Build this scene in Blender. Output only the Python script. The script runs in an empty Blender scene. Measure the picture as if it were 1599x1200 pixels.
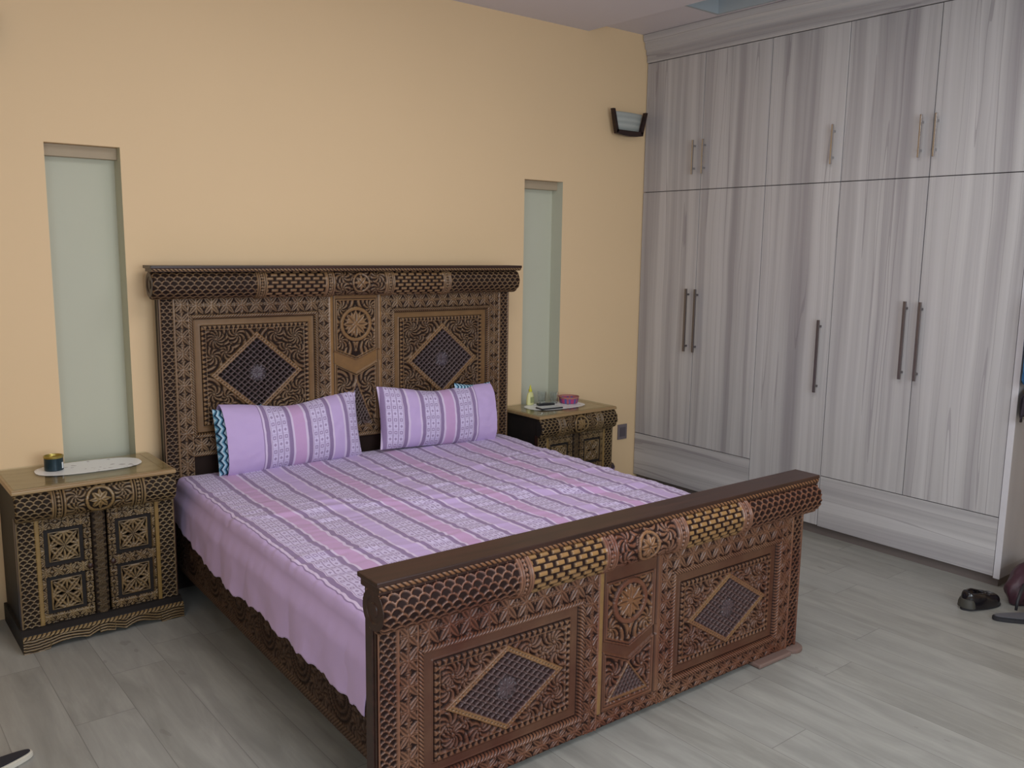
import bpy, bmesh, math, random
import numpy as np
from mathutils import Vector, Matrix, noise as mn
random.seed(3)
SC = bpy.context.scene
COL = SC.collection
PI = math.pi

# ------------------------------------------------------------------ camera, world, lights, exposure
cam_d = bpy.data.cameras.new('camera'); cam = bpy.data.objects.new('camera', cam_d); COL.objects.link(cam)
YAW, PITCH, ROLL, FPX = .6776, -.1533, .0141, 1371.734
fw = Vector((math.sin(YAW)*math.cos(PITCH), math.cos(YAW)*math.cos(PITCH), math.sin(PITCH)))
rt = fw.cross(Vector((0, 0, 1))).normalized(); up = rt.cross(fw)
r2 = rt*math.cos(ROLL)+up*math.sin(ROLL); u2 = -rt*math.sin(ROLL)+up*math.cos(ROLL)
M = Matrix((r2, u2, -fw)).transposed().to_4x4(); M.translation = Vector((-2.1749, -4.155, 1.612))
cam.matrix_world = M
cam_d.sensor_fit = 'HORIZONTAL'; cam_d.sensor_width = 36; cam_d.lens = 36*FPX/1599
cam_d.clip_start = .05
SC.camera = cam
W = bpy.data.worlds.new('world'); SC.world = W; W.use_nodes = True
W.node_tree.nodes['Background'].inputs[0].default_value = (.75, .87, 1, 1)
W.node_tree.nodes['Background'].inputs[1].default_value = 1.0
def area(name, loc, target, sx, sy, energy, color):
    d = bpy.data.lights.new(name, 'AREA'); d.shape = 'RECTANGLE'; d.size = sx; d.size_y = sy
    d.energy = energy; d.color = color
    o = bpy.data.objects.new(name, d); COL.objects.link(o); o.location = loc
    o.rotation_euler = (Vector(target)-Vector(loc)).to_track_quat('-Z', 'Y').to_euler()
    return o
area('window_daylight', (-.8, -5.55, 1.6), (0.1, -1.5, 1.0), 2.2, 1.7, 80, (.84, .92, 1))
area('side_window_daylight', (-2.96, -3.85, 1.6), (0.6, -1.6, .9), 1.6, 1.6, 20, (.80, .90, 1))
area('ceiling_lamp_light', (-.2, -2.6, 2.90), (-.2, -2.6, 0), 1.6, 1.6, 38, (.99, .98, .98))
SC.view_settings.view_transform = 'Standard'; SC.view_settings.look = 'None'
SC.view_settings.exposure = -0.07; SC.view_settings.gamma = 1; SC.view_settings.use_curve_mapping = False

# ------------------------------------------------------------------ helpers
def srgb(r, g, b):
    f = lambda c: (c/255/12.92) if c/255 <= .04045 else ((c/255+.055)/1.055)**2.4
    return (f(r), f(g), f(b), 1)
class NT:
    """tiny helper to write node graphs"""
    def __init__(s, name, rough=.5, spec=.5):
        s.m = bpy.data.materials.new(name); s.m.use_nodes = True
        s.t = s.m.node_tree; s.b = s.t.nodes['Principled BSDF']
        s.b.inputs['Roughness'].default_value = rough
        s.b.inputs['Specular IOR Level'].default_value = spec
    def n(s, typ, **k):
        x = s.t.nodes.new(typ)
        for a, v in k.items(): setattr(x, a, v)
        return x
    def put(s, sock, v):
        if isinstance(v, bpy.types.NodeSocket): s.t.links.new(v, sock)
        elif v is not None: sock.default_value = v
    def math(s, op, a, b=None, c=None):
        x = s.n('ShaderNodeMath', operation=op)
        s.put(x.inputs[0], a); s.put(x.inputs[1], b); s.put(x.inputs[2], c)
        return x.outputs[0]
    def mix(s, f, a, b, blend='MIX'):
        x = s.n('ShaderNodeMix', data_type='RGBA', blend_type=blend)
        s.put(x.inputs[0], f); s.put(x.inputs[6], a); s.put(x.inputs[7], b)
        return x.outputs[2]
    def noise(s, vec, scale, detail=3, rough=.5, dist=0):
        x = s.n('ShaderNodeTexNoise'); s.put(x.inputs['Vector'], vec)
        x.inputs['Scale'].default_value = scale; x.inputs['Detail'].default_value = detail
        x.inputs['Roughness'].default_value = rough; x.inputs['Distortion'].default_value = dist
        return x.outputs[0]
    def ramp(s, f, stops, const=False):
        x = s.n('ShaderNodeValToRGB'); s.put(x.inputs[0], f)
        cr = x.color_ramp; cr.interpolation = 'CONSTANT' if const else 'LINEAR'
        while len(cr.elements) < len(stops): cr.elements.new(.5)
        for e, (p, c) in zip(cr.elements, stops): e.position = p; e.color = c
        return x.outputs[0]
    def coord(s, kind='Object'): return s.n('ShaderNodeTexCoord').outputs[kind]
    def mapping(s, vec, scale=(1, 1, 1), loc=(0, 0, 0)):
        x = s.n('ShaderNodeMapping'); s.put(x.inputs[0], vec)
        x.inputs['Scale'].default_value = scale; x.inputs['Location'].default_value = loc
        return x.outputs[0]
    def sep(s, vec):
        x = s.n('ShaderNodeSeparateXYZ'); s.put(x.inputs[0], vec); return x.outputs
    def comb(s, a, b, c):
        x = s.n('ShaderNodeCombineXYZ'); s.put(x.inputs[0], a); s.put(x.inputs[1], b); s.put(x.inputs[2], c); return x.outputs[0]
    def bump(s, h, strength=.3, dist=.002):
        x = s.n('ShaderNodeBump'); x.inputs['Strength'].default_value = strength; x.inputs['Distance'].default_value = dist
        s.put(x.inputs['Height'], h); s.t.links.new(x.outputs[0], s.b.inputs['Normal'])
    def base(s, c): s.put(s.b.inputs['Base Color'], c); return s.m
def flat(name, col, rough=.5, metal=0, spec=.5, nz=0):
    k = NT(name, rough, spec); k.b.inputs['Metallic'].default_value = metal
    f = k.noise(k.coord(), 9, 4)
    c2 = tuple(x*.8 for x in col[:3])+(1,)
    k.base(k.mix(k.math('MULTIPLY', f, .5), col, c2))
    return k.m

# wall paint -----------------------------------------------------------------
def paint(name, c, rough=.6):
    k = NT(name, rough, .3); p = k.coord()
    f = k.noise(p, 1.3, 3); k.bump(k.noise(p, 160, 2), .12, .001)
    return k.base(k.mix(f, tuple(x*.97 for x in c[:3])+(1,), tuple(min(1, x*1.03) for x in c[:3])+(1,)))
M_WALL = paint('yellow_wall_paint', srgb(226, 197, 156))
M_NICHE = paint('sage_niche_paint', srgb(192, 193, 174))
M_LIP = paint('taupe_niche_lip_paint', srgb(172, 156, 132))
M_CEIL = paint('white_ceiling_paint', srgb(214, 208, 212))
M_COVE = paint('bluish_cove_light_tint', srgb(170, 178, 182))  # bluish light of the cove put into the tray lining's colour
# floor ----------------------------------------------------------------------
def floor_mat():
    k = NT('grey_oak_laminate', .34, .5); p = k.coord(); x, y, z = k.sep(p)
    Wd, L = .196, 1.22
    r = k.math('FLOOR', k.math('DIVIDE', k.math('ADD', x, .02), Wd))
    wn = k.n('ShaderNodeTexWhiteNoise', noise_dimensions='1D'); k.put(wn.inputs['W'], r)
    yo = k.math('ADD', k.math('DIVIDE', y, L), wn.outputs[0])
    q = k.math('FLOOR', yo)
    fx = k.math('FRACT', k.math('DIVIDE', k.math('ADD', x, .02), Wd)); fy = k.math('FRACT', yo)
    idn = k.n('ShaderNodeTexWhiteNoise', noise_dimensions='3D'); k.put(idn.inputs['Vector'], k.comb(r, q, 3.3))
    off = k.math('MULTIPLY', idn.outputs[0], 37)
    g1 = k.noise(k.comb(k.math('ADD', k.math('MULTIPLY', x, 9), off), k.math('MULTIPLY', y, 1.5), off), 1.5, 5, .6, .6)
    g2 = k.noise(k.comb(k.math('ADD', k.math('MULTIPLY', x, 55), off), k.math('MULTIPLY', y, 2.6), off), 1.6, 4, .6, .3)
    c = k.ramp(g1, [(.25, srgb(128, 127, 120)), (.5, srgb(151, 150, 143)), (.75, srgb(172, 171, 163))])
    c = k.mix(k.math('MULTIPLY', g2, .55), c, srgb(128, 126, 122))
    c = k.mix(k.math('MULTIPLY', idn.outputs[0], .22), c, srgb(176, 177, 174))
    kn = k.noise(k.comb(k.math('MULTIPLY', x, 7), k.math('MULTIPLY', y, 3), off), 1.3, 2)
    c = k.mix(k.math('MULTIPLY', k.math('GREATER_THAN', kn, .71), .35), c, srgb(112, 108, 104))
    ex = k.math('GREATER_THAN', k.math('ABSOLUTE', k.math('SUBTRACT', fx, .5)), .4935)
    ey = k.math('GREATER_THAN', k.math('ABSOLUTE', k.math('SUBTRACT', fy, .5)), .4988)
    e = k.math('MAXIMUM', ex, ey)
    c = k.mix(k.math('MULTIPLY', e, .55), c, srgb(92, 90, 88))
    k.bump(k.math('SUBTRACT', g2, e), .12, .001)
    return k.base(c)
M_FLOOR = floor_mat()
# wardrobe laminate ------------------------------------------------------------
def laminate(name, horiz=False, tint=1.0):
    k = NT(name, .36, .45); p = k.coord(); x, y, z = k.sep(p)
    if horiz: a, b = z, x
    else: a, b = x, z
    wob = k.math('MULTIPLY', k.math('SUBTRACT', k.noise(k.comb(k.math('MULTIPLY', a, 3), k.math('MULTIPLY', b, .9), 0), 1, 2), .5), .045)
    aa = k.math('ADD', a, wob)
    g1 = k.noise(k.comb(k.math('MULTIPLY', aa, 8.5), k.math('MULTIPLY', b, .13), y), 1, 4, .55, .12)
    g2 = k.noise(k.comb(k.math('MULTIPLY', aa, 38), k.math('MULTIPLY', b, .3), y), 1, 3, .55, .05)
    g3 = k.noise(k.comb(k.math('MULTIPLY', aa, 6), k.math('MULTIPLY', b, .10), 7.7), 1, 2)
    c = k.ramp(g1, [(.28, srgb(138, 134, 136)), (.40, srgb(164, 161, 162)), (.49, srgb(188, 186, 185)), (.60, srgb(201, 199, 198)), (.70, srgb(182, 180, 180)), (.80, srgb(158, 155, 156))])
    c = k.mix(k.math('MULTIPLY', k.math('SUBTRACT', g2, .3), .7), c, srgb(140, 136, 142))
    ln = k.math('ABSOLUTE', k.math('SUBTRACT', k.math('FRACT', k.math('MULTIPLY', g3, 9)), .5))
    ln = k.math('LESS_THAN', ln, .025)
    c = k.mix(k.math('MULTIPLY', ln, .38), c, srgb(112, 105, 112))
    c = k.mix(k.math('MULTIPLY', k.noise(k.comb(a, b, 2), 1.7, 2), .18), c, srgb(184, 172, 174))
    return k.base(c)
M_LAM = laminate('grey_streaked_laminate'); M_LAMH = laminate('grey_streaked_laminate_horizontal', True)
M_EDGE = flat('pale_edge_band', srgb(205, 202, 206), .4)
M_GAP = flat('dark_carcass_board', srgb(60, 55, 56), .7)
M_PLI = flat('brownish_grey_plinth', srgb(112, 102, 98), .5)
M_CHROME = flat('brushed_chrome', srgb(190, 188, 188), .25, 1)
M_STEEL = flat('dark_brushed_steel', srgb(128, 122, 122), .36, .85)
# carved wood --------------------------------------------------------------------
def carved(name, light, mid, dark, gold, purple, rough=.33):
    """finish follows the 'finish' attribute: R = rubbed-back relief, G = honey wood, B = smoky lattice"""
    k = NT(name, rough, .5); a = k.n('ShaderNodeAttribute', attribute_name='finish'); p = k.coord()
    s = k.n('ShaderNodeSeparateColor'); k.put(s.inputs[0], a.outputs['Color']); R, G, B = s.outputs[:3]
    big = k.noise(p, 3.2, 3, .6); fine = k.noise(p, 26, 4, .65)
    l = k.mix(k.ramp(big, [(.35, (0, 0, 0, 1)), (.65, (1, 1, 1, 1))]), light, mid)
    l = k.mix(G, l, gold); 
    l = k.mix(B, l, purple)
    l = k.mix(k.math('MULTIPLY', fine, .55), l, tuple(c*.45 for c in mid[:3])+(1,))
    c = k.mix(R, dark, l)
    k.put(k.b.inputs['Roughness'], k.math('ADD', k.math('MULTIPLY', k.math('SUBTRACT', 1, R), .32), k.math('ADD', k.math('MULTIPLY', fine, .22), rough-.1)))
    k.put(k.b.inputs['Specular IOR Level'], k.math('ADD', k.math('MULTIPLY', R, .3), .18))
    k.put(k.b.inputs['Coat Weight'], k.math('MULTIPLY', R, .22)); k.b.inputs['Coat Weight'].default_value = .1; k.b.inputs['Coat Roughness'].default_value = .25
    return k.base(c)
M_HEAD = carved('antique_carved_walnut', srgb(148, 118, 84), srgb(120, 88, 58), srgb(34, 21, 16), srgb(160, 118, 64), srgb(92, 84, 96))
M_FOOT = carved('red_brown_carved_walnut', srgb(142, 102, 76), srgb(112, 62, 44), srgb(34, 18, 15), srgb(166, 132, 76), srgb(86, 74, 80))
M_NS = carved('olive_carved_walnut', srgb(152, 128, 88), srgb(124, 98, 64), srgb(34, 24, 17), srgb(158, 126, 66), srgb(90, 80, 76))
def plainwood(name, c1, c2, rough=.35, axis=0, scale=1):
    k = NT(name, rough, .5); p = k.coord(); sc = [26, 26, 26]; sc[axis] = 2.2
    g = k.noise(k.mapping(p, tuple(v*scale for v in sc)), 1, 5, .6, .8)
    k.b.inputs['Coat Weight'].default_value = .12; k.b.inputs['Coat Roughness'].default_value = .25; k.b.inputs['Specular IOR Level'].default_value = .35
    return k.base(k.mix(k.ramp(g, [(.3, (0, 0, 0, 1)), (.7, (1, 1, 1, 1))]), c1, c2))
M_DARKW = plainwood('dark_polished_walnut', srgb(40, 25, 21), srgb(62, 38, 31), .38)
M_TOPW = plainwood('tan_worn_tabletop_wood', srgb(172, 146, 106), srgb(146, 118, 82), .32)
M_SIDEW = plainwood('blackened_side_board', srgb(22, 18, 17), srgb(32, 25, 22), .75)
M_PAD = plainwood('dusty_pinkish_wood_pad', srgb(122, 98, 90), srgb(108, 94, 87), .6)
M_LAMPW = plainwood('espresso_lamp_wood', srgb(34, 20, 18), srgb(48, 28, 24), .4)
# fabric -------------------------------------------------------------------------
def fabric():
    k = NT('lilac_striped_woven_cotton', .85, .15); uv = k.coord('UV'); u, v, _ = k.sep(uv)
    P = .215
    lil = srgb(190, 166, 212); wht = srgb(210, 194, 222); gry = srgb(134, 112, 152); pnk = srgb(192, 154, 197); dotb = srgb(206, 194, 226)
    f = k.math('FRACT', k.math('DIVIDE', u, P))
    stops = [(0, gry), (.095, wht), (.115, dotb), (.525, gry), (.62, wht), (.665, pnk), (.945, wht)]
    c1 = k.ramp(f, stops, True)
    stops[5] = (.665, lil); c2 = k.ramp(f, stops, True)
    alt = k.math('GREATER_THAN', k.math('FRACT', k.math('DIVIDE', u, 2*P)), .5)
    c = k.mix(alt, c1, c2)
    # dotted bands
    ind = k.math('MULTIPLY', k.math('GREATER_THAN', f, .115), k.math('LESS_THAN', f, .525))
    col = k.math('DIVIDE', k.math('SUBTRACT', f, .115), .41/3)
    cu = k.math('ABSOLUTE', k.math('SUBTRACT', k.math('FRACT', col), .5))
    row = k.math('DIVIDE', v, .033)
    cv = k.math('ABSOLUTE', k.math('SUBTRACT', k.math('FRACT', row), .5))
    odd = k.math('GREATER_THAN', k.math('FRACT', k.math('MULTIPLY', k.math('FLOOR', row), .5)), .25)
    d = k.math('MAXIMUM', cu, cv)
    ring = k.math('MULTIPLY', k.math('GREATER_THAN', d, .11), k.math('LESS_THAN', d, .27))
    blob = k.math('LESS_THAN', k.math('ADD', cu, cv), .26)
    mot = k.math('ADD', k.math('MULTIPLY', odd, ring), k.math('MULTIPLY', k.math('SUBTRACT', 1, odd), blob))
    bar = k.math('GREATER_THAN', cu, .41)
    step = k.math('MULTIPLY', k.math('GREATER_THAN', cv, .42), k.math('LESS_THAN', cu, .4))
    c = k.mix(k.math('MULTIPLY', ind, k.math('MULTIPLY', mot, .8)), c, gry)
    c = k.mix(k.math('MULTIPLY', ind, k.math('MULTIPLY', bar, .75)), c, gry)
    c = k.mix(k.math('MULTIPLY', ind, k.math('MULTIPLY', step, .25)), c, gry)
    # plain selvedge, u < 0
    pl = k.math('LESS_THAN', u, 0)
    c = k.mix(pl, c, lil)
    w = k.math('MULTIPLY', k.math('GREATER_THAN', u, -.009), pl)
    c = k.mix(w, c, wht)
    t = k.math('MULTIPLY', k.math('GREATER_THAN', u, -.014), k.math('LESS_THAN', u, -.010))
    c = k.mix(t, c, gry)
    c = k.mix(k.math('MULTIPLY', k.noise(uv, 260, 2), .16), c, srgb(226, 208, 232))
    k.bump(k.noise(uv, 500, 2), .25, .001)
    k.b.inputs['Sheen Weight'].default_value = .15
    return k.base(c)
M_FAB = fabric()
def chevron():
    k = NT('teal_chevron_ticking', .85, .15); u, v, _ = k.sep(k.coord('UV'))
    zig = k.math('ABSOLUTE', k.math('SUBTRACT', k.math('FRACT', k.math('DIVIDE', v, .042)), .5))
    s = k.math('FRACT', k.math('DIVIDE', k.math('ADD', u, k.math('MULTIPLY', zig, .024)), .020))
    c = k.ramp(s, [(0, srgb(34, 62, 88)), (.34, srgb(176, 204, 222)), (.74, srgb(96, 150, 178))], True)
    return k.base(c)
M_CHEV = chevron()

# ---- mesh helpers
def link(name, me, mat, parent=None, smooth=False):
    o = bpy.data.objects.new(name, me); COL.objects.link(o)
    if mat: me.materials.append(mat)
    if parent: o.parent = parent
    if smooth: me.polygons.foreach_set('use_smooth', [True]*len(me.polygons))
    return o
def np_mesh(name, V, F, mat, parent=None, fin=None, uv=None, smooth=True):
    me = bpy.data.meshes.new(name)
    V = np.asarray(V, np.float32); F = np.asarray(F, np.int32)
    used = np.unique(F); remap = -np.ones(len(V), np.int32); remap[used] = np.arange(len(used))
    V2 = V[used]; F2 = remap[F]
    me.vertices.add(len(V2)); me.vertices.foreach_set('co', V2.ravel())
    me.loops.add(F2.size); me.loops.foreach_set('vertex_index', F2.ravel())
    me.polygons.add(len(F2)); me.polygons.foreach_set('loop_start', np.arange(0, F2.size, 4, dtype=np.int32))
    me.update(calc_edges=True)
    if fin is not None:
        a = me.attributes.new('finish', 'FLOAT_COLOR', 'POINT')
        c = np.concatenate([np.asarray(fin, np.float32)[used], np.ones((len(used), 1), np.float32)], 1)
        a.data.foreach_set('color', c.ravel())
    if uv is not None:
        l = me.uv_layers.new(name='UVMap'); l.data.foreach_set('uv', np.asarray(uv, np.float32)[used][F2.ravel()].ravel())
    me.validate()
    return link(name, me, mat, parent, smooth)
def grid_faces(nu, nv, mask=None, flip=False):
    i, j = np.meshgrid(np.arange(nu-1), np.arange(nv-1), indexing='ij')
    if mask is not None: i, j = i[mask], j[mask]
    i = i.ravel(); j = j.ravel()
    a = i*nv+j; b = (i+1)*nv+j; c = (i+1)*nv+j+1; d = i*nv+j+1
    return np.stack([a, d, c, b] if flip else [a, b, c, d], 1)
def box_bm(bm, x0, x1, y0, y1, z0, z1):
    vs = [bm.verts.new(p) for p in [(x0,y0,z0),(x1,y0,z0),(x1,y1,z0),(x0,y1,z0),(x0,y0,z1),(x1,y0,z1),(x1,y1,z1),(x0,y1,z1)]]
    for f in [(0,3,2,1),(4,5,6,7),(0,1,5,4),(1,2,6,5),(2,3,7,6),(3,0,4,7)]: bm.faces.new([vs[k] for k in f])
def bobj(name, boxes, mat, parent=None, bevel=.002, seg=2):
    bm = bmesh.new()
    for b in boxes: box_bm(bm, *b)
    if bevel: bmesh.ops.bevel(bm, geom=bm.edges[:], offset=bevel, segments=seg, affect='EDGES', profile=.6)
    me = bpy.data.meshes.new(name); bm.to_mesh(me); bm.free()
    return link(name, me, mat, parent)
def prism(name, prof, a0, a1, axis, mat, parent=None, bevel=0):
    """extrude a 2D profile along an axis; prof given in the two other axes (cyclic order)"""
    bm = bmesh.new(); R_ = []
    for a in (a0, a1):
        if axis == 0: R_.append([bm.verts.new((a, p, q)) for p, q in prof])
        elif axis == 1: R_.append([bm.verts.new((p, a, q)) for p, q in prof])
        else: R_.append([bm.verts.new((p, q, a)) for p, q in prof])
    n = len(prof)
    bm.faces.new(R_[0]); bm.faces.new(R_[1][::-1])
    for i in range(n): bm.faces.new([R_[0][i], R_[1][i], R_[1][(i+1) % n], R_[0][(i+1) % n]])
    bmesh.ops.recalc_face_normals(bm, faces=bm.faces[:])
    if bevel: bmesh.ops.bevel(bm, geom=bm.edges[:], offset=bevel, segments=2, affect='EDGES')
    me = bpy.data.meshes.new(name); bm.to_mesh(me); bm.free()
    return link(name, me, mat, parent)
def lathe(name, prof, mat, parent=None, seg=40, sx=1, sy=1, loc=(0, 0, 0), wob=None):
    bm = bmesh.new(); rings = []
    for r, z in prof:
        ring = []
        for k in range(seg):
            a = 2*PI*k/seg; q = wob(a) if wob else 1
            ring.append(bm.verts.new((loc[0]+r*q*sx*math.cos(a), loc[1]+r*q*sy*math.sin(a), loc[2]+z)))
        rings.append(ring)
    for A, B in zip(rings, rings[1:]):
        for k in range(seg): bm.faces.new([A[k], A[(k+1) % seg], B[(k+1) % seg], B[k]])
    bm.faces.new(rings[0][::-1]); bm.faces.new(rings[-1])
    me = bpy.data.meshes.new(name); bm.to_mesh(me); bm.free()
    o = link(name, me, mat, parent, True)
    try: me.set_sharp_from_angle(angle=.7)
    except Exception: pass
    return o
def tube(name, pts, rad, mat, parent=None, seg=8):
    pts = [Vector(p) for p in pts]; n = len(pts); rads = rad if isinstance(rad, (list, tuple)) else [rad]*n
    bm = bmesh.new(); rings = []
    for i, p in enumerate(pts):
        t = (pts[min(i+1, n-1)]-pts[max(i-1, 0)]).normalized()
        s = t.cross(Vector((0, 0, 1))); s = s.normalized() if s.length > .01 else Vector((1, 0, 0)); w = s.cross(t)
        rings.append([bm.verts.new(p+(s*math.cos(a)+w*math.sin(a))*rads[i]) for a in [2*PI*k/seg for k in range(seg)]])
    for A, B in zip(rings, rings[1:]):
        for k in range(seg): bm.faces.new([A[k], B[k], B[(k+1) % seg], A[(k+1) % seg]])
    bm.faces.new(rings[0]); bm.faces.new(rings[-1][::-1])
    bmesh.ops.recalc_face_normals(bm, faces=bm.faces[:])
    me = bpy.data.meshes.new(name); bm.to_mesh(me); bm.free()
    return link(name, me, mat, parent, True)
def thing(name, label, cat, loc=(0, 0, 0), rz=0, group=None):
    o = bpy.data.objects.new(name, None); COL.objects.link(o); o.location = loc; o.rotation_euler = (0, 0, rz)
    o.empty_display_size = .1
    return tag(o, label, cat, group)
def tag(o, label, cat, group=None):
    o['label'] = label; o['category'] = cat
    if group: o['group'] = group
    return o
def struct(o, label=None, cat=None):
    o['kind'] = 'structure'
    if label: o['label'] = label
    if cat: o['category'] = cat
    return o

# ------------------------------------------------------------------ the room
XR, XL, YF = 2.88, -3.0, -5.6
def quads(name, Q, mats, idx=None):
    bm = bmesh.new()
    for n, q in enumerate(Q):
        f = bm.faces.new([bm.verts.new(p) for p in q]); f.material_index = idx[n] if idx else 0
    bmesh.ops.remove_doubles(bm, verts=bm.verts[:], dist=1e-5)
    me = bpy.data.meshes.new(name); bm.to_mesh(me); bm.free()
    for m in mats: me.materials.append(m)
    o = bpy.data.objects.new(name, me); COL.objects.link(o); return o
fl = bobj('floor', [(XL, XR, YF, .12, -.1, 0)], M_FLOOR, None, 0)
struct(fl, 'grey wood-look laminate plank floor', 'floor')
# back wall with the two tall niches
NZ0, NZ1, ND = .40, 2.0236, .10
N1, N2 = (-1.348, -1.048), (1.244, 1.551)
xs = [XL, N1[0], N1[1], N2[0], N2[1], XR]; zs = [0, NZ0, NZ1, 3.1]
Q, I = [], []
for i in range(5):
    for j in range(3):
        x0, x1, z0, z1 = xs[i], xs[i+1], zs[j], zs[j+1]
        if i in (1, 3) and j == 1:
            Q += [[(x0, ND, z0), (x1, ND, z0), (x1, ND, z1), (x0, ND, z1)]]; I += [1]
            Q += [[(x0, 0, z0), (x0, ND, z0), (x0, ND, z1), (x0, 0, z1)], [(x1, ND, z0), (x1, 0, z0), (x1, 0, z1), (x1, ND, z1)],
                  [(x0, 0, z1), (x0, ND, z1), (x1, ND, z1), (x1, 0, z1)], [(x0, ND, z0), (x0, 0, z0), (x1, 0, z0), (x1, ND, z0)]]
            I += [0, 1, 0, 1]
        else: Q += [[(x0, 0, z0), (x1, 0, z0), (x1, 0, z1), (x0, 0, z1)]]; I += [0]
# solid thickness behind
Q += [[(XL, .12, 0), (XL, .12, 3.1), (XR, .12, 3.1), (XR, .12, 0)]]; I += [0]
struct(quads('wall_back', Q, [M_WALL, M_NICHE], I), 'pale yellow painted wall with two tall shallow niches', 'wall')
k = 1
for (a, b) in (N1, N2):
    struct(bobj('trim_%d' % k, [(a+.001, b-.001, .05, ND-.001, NZ1-.05, NZ1-.001)], M_LIP, None, 0), 'short taupe lip at the top of a wall niche', 'trim'); k += 1  # lip coloured taupe, darker than the niche behind it
struct(bobj('wall_right', [(XR, XR+.1, YF, .12, 0, 3.1)], M_WALL, None, 0))
struct(bobj('wall_left', [(XL-.1, XL, YF, -4.7, 0, 3.1), (XL-.1, XL, -3.0, .12, 0, 3.1), (XL-.1, XL, -4.7, -3.0, 0, .8), (XL-.1, XL, -4.7, -3.0, 2.45, 3.1)], M_WALL, None, 0))
struct(bobj('window_2', [(XL-.08, XL-.04, -4.7, -4.65, .8, 2.45), (XL-.08, XL-.04, -3.05, -3.0, .8, 2.45), (XL-.08, XL-.04, -4.65, -3.05, .8, .85), (XL-.08, XL-.04, -4.65, -3.05, 2.4, 2.45)], M_LIP, None, 0))
struct(bobj('wall_light_blocker', [(2.32, XR, -3.12, -3.0, 0, 3.1)], M_WALL, None, 0))  # unseen wall stub, added to keep window light off the wardrobe side
WX0, WX1, WZ0, WZ1 = -1.9, .7, .75, 2.45
struct(bobj('wall_front', [(XL, WX0, YF-.15, YF, 0, 3.1), (WX1, XR, YF-.15, YF, 0, 3.1), (WX0, WX1, YF-.15, YF, 0, WZ0), (WX0, WX1, YF-.15, YF, WZ1, 3.1)], M_WALL, None, 0))
win = struct(bobj('window_1', [(WX0, WX0+.05, YF-.1, YF-.05, WZ0, WZ1), (WX1-.05, WX1, YF-.1, YF-.05, WZ0, WZ1), (WX0, WX1, YF-.1, YF-.05, WZ0, WZ0+.05), (WX0, WX1, YF-.1, YF-.05, WZ1-.05, WZ1), (-.62, -.58, YF-.1, YF-.05, WZ0, WZ1)], M_EDGE, None, 0))
# ceiling: lower slab, higher strip by the wardrobe, long coffer
CZ, CL = 2.996, 2.944
cx0, cx1, cy0, cy1 = 1.78, 2.185, -3.6, -.63
ce = bobj('ceiling', [(XL, 1.735, YF, .12, CL, 3.15), (1.735, cx0, YF, .12, CZ, 3.15), (cx1, XR, YF, .12, CZ, 3.15),
    (cx0, cx1, cy1, .12, CZ, 3.15), (cx0, cx1, YF, cy0, CZ, 3.15), (cx0, cx1, cy0, cy1, 3.13, 3.15)], M_CEIL, None, 0)
struct(ce, 'white stepped ceiling with a long recessed tray beside the wardrobe', 'ceiling')
struct(bobj('trim_3', [(cx0, cx0+.02, cy0, cy1, CZ-.001, 3.129), (cx1-.02, cx1, cy0, cy1, CZ-.001, 3.129), (cx0+.02, cx1-.02, cy1-.02, cy1, CZ-.001, 3.129), (cx0+.02, cx1-.02, cy0+.02, cy1-.02, 3.115, 3.129)], M_COVE, None, 0), 'lining of the ceiling tray, bluish cove light put into its colour', 'trim')

# ------------------------------------------------------------------ wardrobe
wa = math.atan2(-1, -.0106)
wd = thing('wardrobe', 'floor to ceiling wardrobe in grey streaked laminate with five tall doors', 'wardrobe', (2.2724, -.003, 0), wa)
DW = .4866; WL = 5*DW; Z1 = 1.994; ZD = .354; ZB = .058; ZC = 2.822
bobj('carcass', [(.004, WL, .02, .59, ZB, 2.99)], M_GAP, wd, 0)
bobj('side_panel', [(WL+.002, WL+.030, .003, .59, .052, 2.99)], M_LAM, wd, .001)
bobj('side_panel_edge', [(WL+.001, WL+.031, -.002, .004, .05, 2.99)], M_EDGE, wd, .001)
bobj('plinth', [(.004, WL+.012, .035, .58, 0, .056)], M_PLI, wd, 0)
g = .0022
def handle(door, X, z0, z1, chrome):
    m = M_CHROME if chrome else M_STEEL; w = .005 if chrome else .0075
    bobj('handle', [(X-w, X+w, -.034, -.024, z0, z1), (X-w*.7, X+w*.7, -.025, 0, z0+.03, z0+.042), (X-w*.7, X+w*.7, -.025, 0, z1-.042, z1-.03)], m, door, .0015)
HU = {0: .437, 1: .517, 2: 1.408, 3: 1.896, 4: 1.972}; HL = {0: .434, 1: .508, 2: 1.400, 3: 1.890, 4: 1.970}
for i in range(5):
    z0 = ZB+.002 if i == 2 else ZD
    for nm, a, b in (('upper_door', Z1, ZC), ('lower_door', z0, Z1)):
        d = bobj(nm, [(i*DW+g, (i+1)*DW-g, 0, .018, a+g, b-g)], M_LAM, wd, .001)
        if nm == 'upper_door': handle(d, HU[i], 2.088, 2.298, True)
        elif i == 2: handle(d, HL[i], .83, 1.24, False)
        else: handle(d, HL[i], .967, 1.371, False)
for i0 in (0, 3): bobj('drawer_front', [(i0*DW+g, (i0+2)*DW-g, 0, .018, ZB, ZD-g)], M_LAMH, wd, .001)
prof = [(.02, 2.824), (-.004, 2.824), (-.010, 2.832), (-.010, 2.868), (-.020, 2.876), (-.020, 2.902), (-.034, 2.914), (-.034, 2.944), (-.050, 2.958), (-.054, 2.993), (.02, 2.993)]
prism('cornice', prof, .003, WL+.03, 0, M_LAMH, wd)

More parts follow.
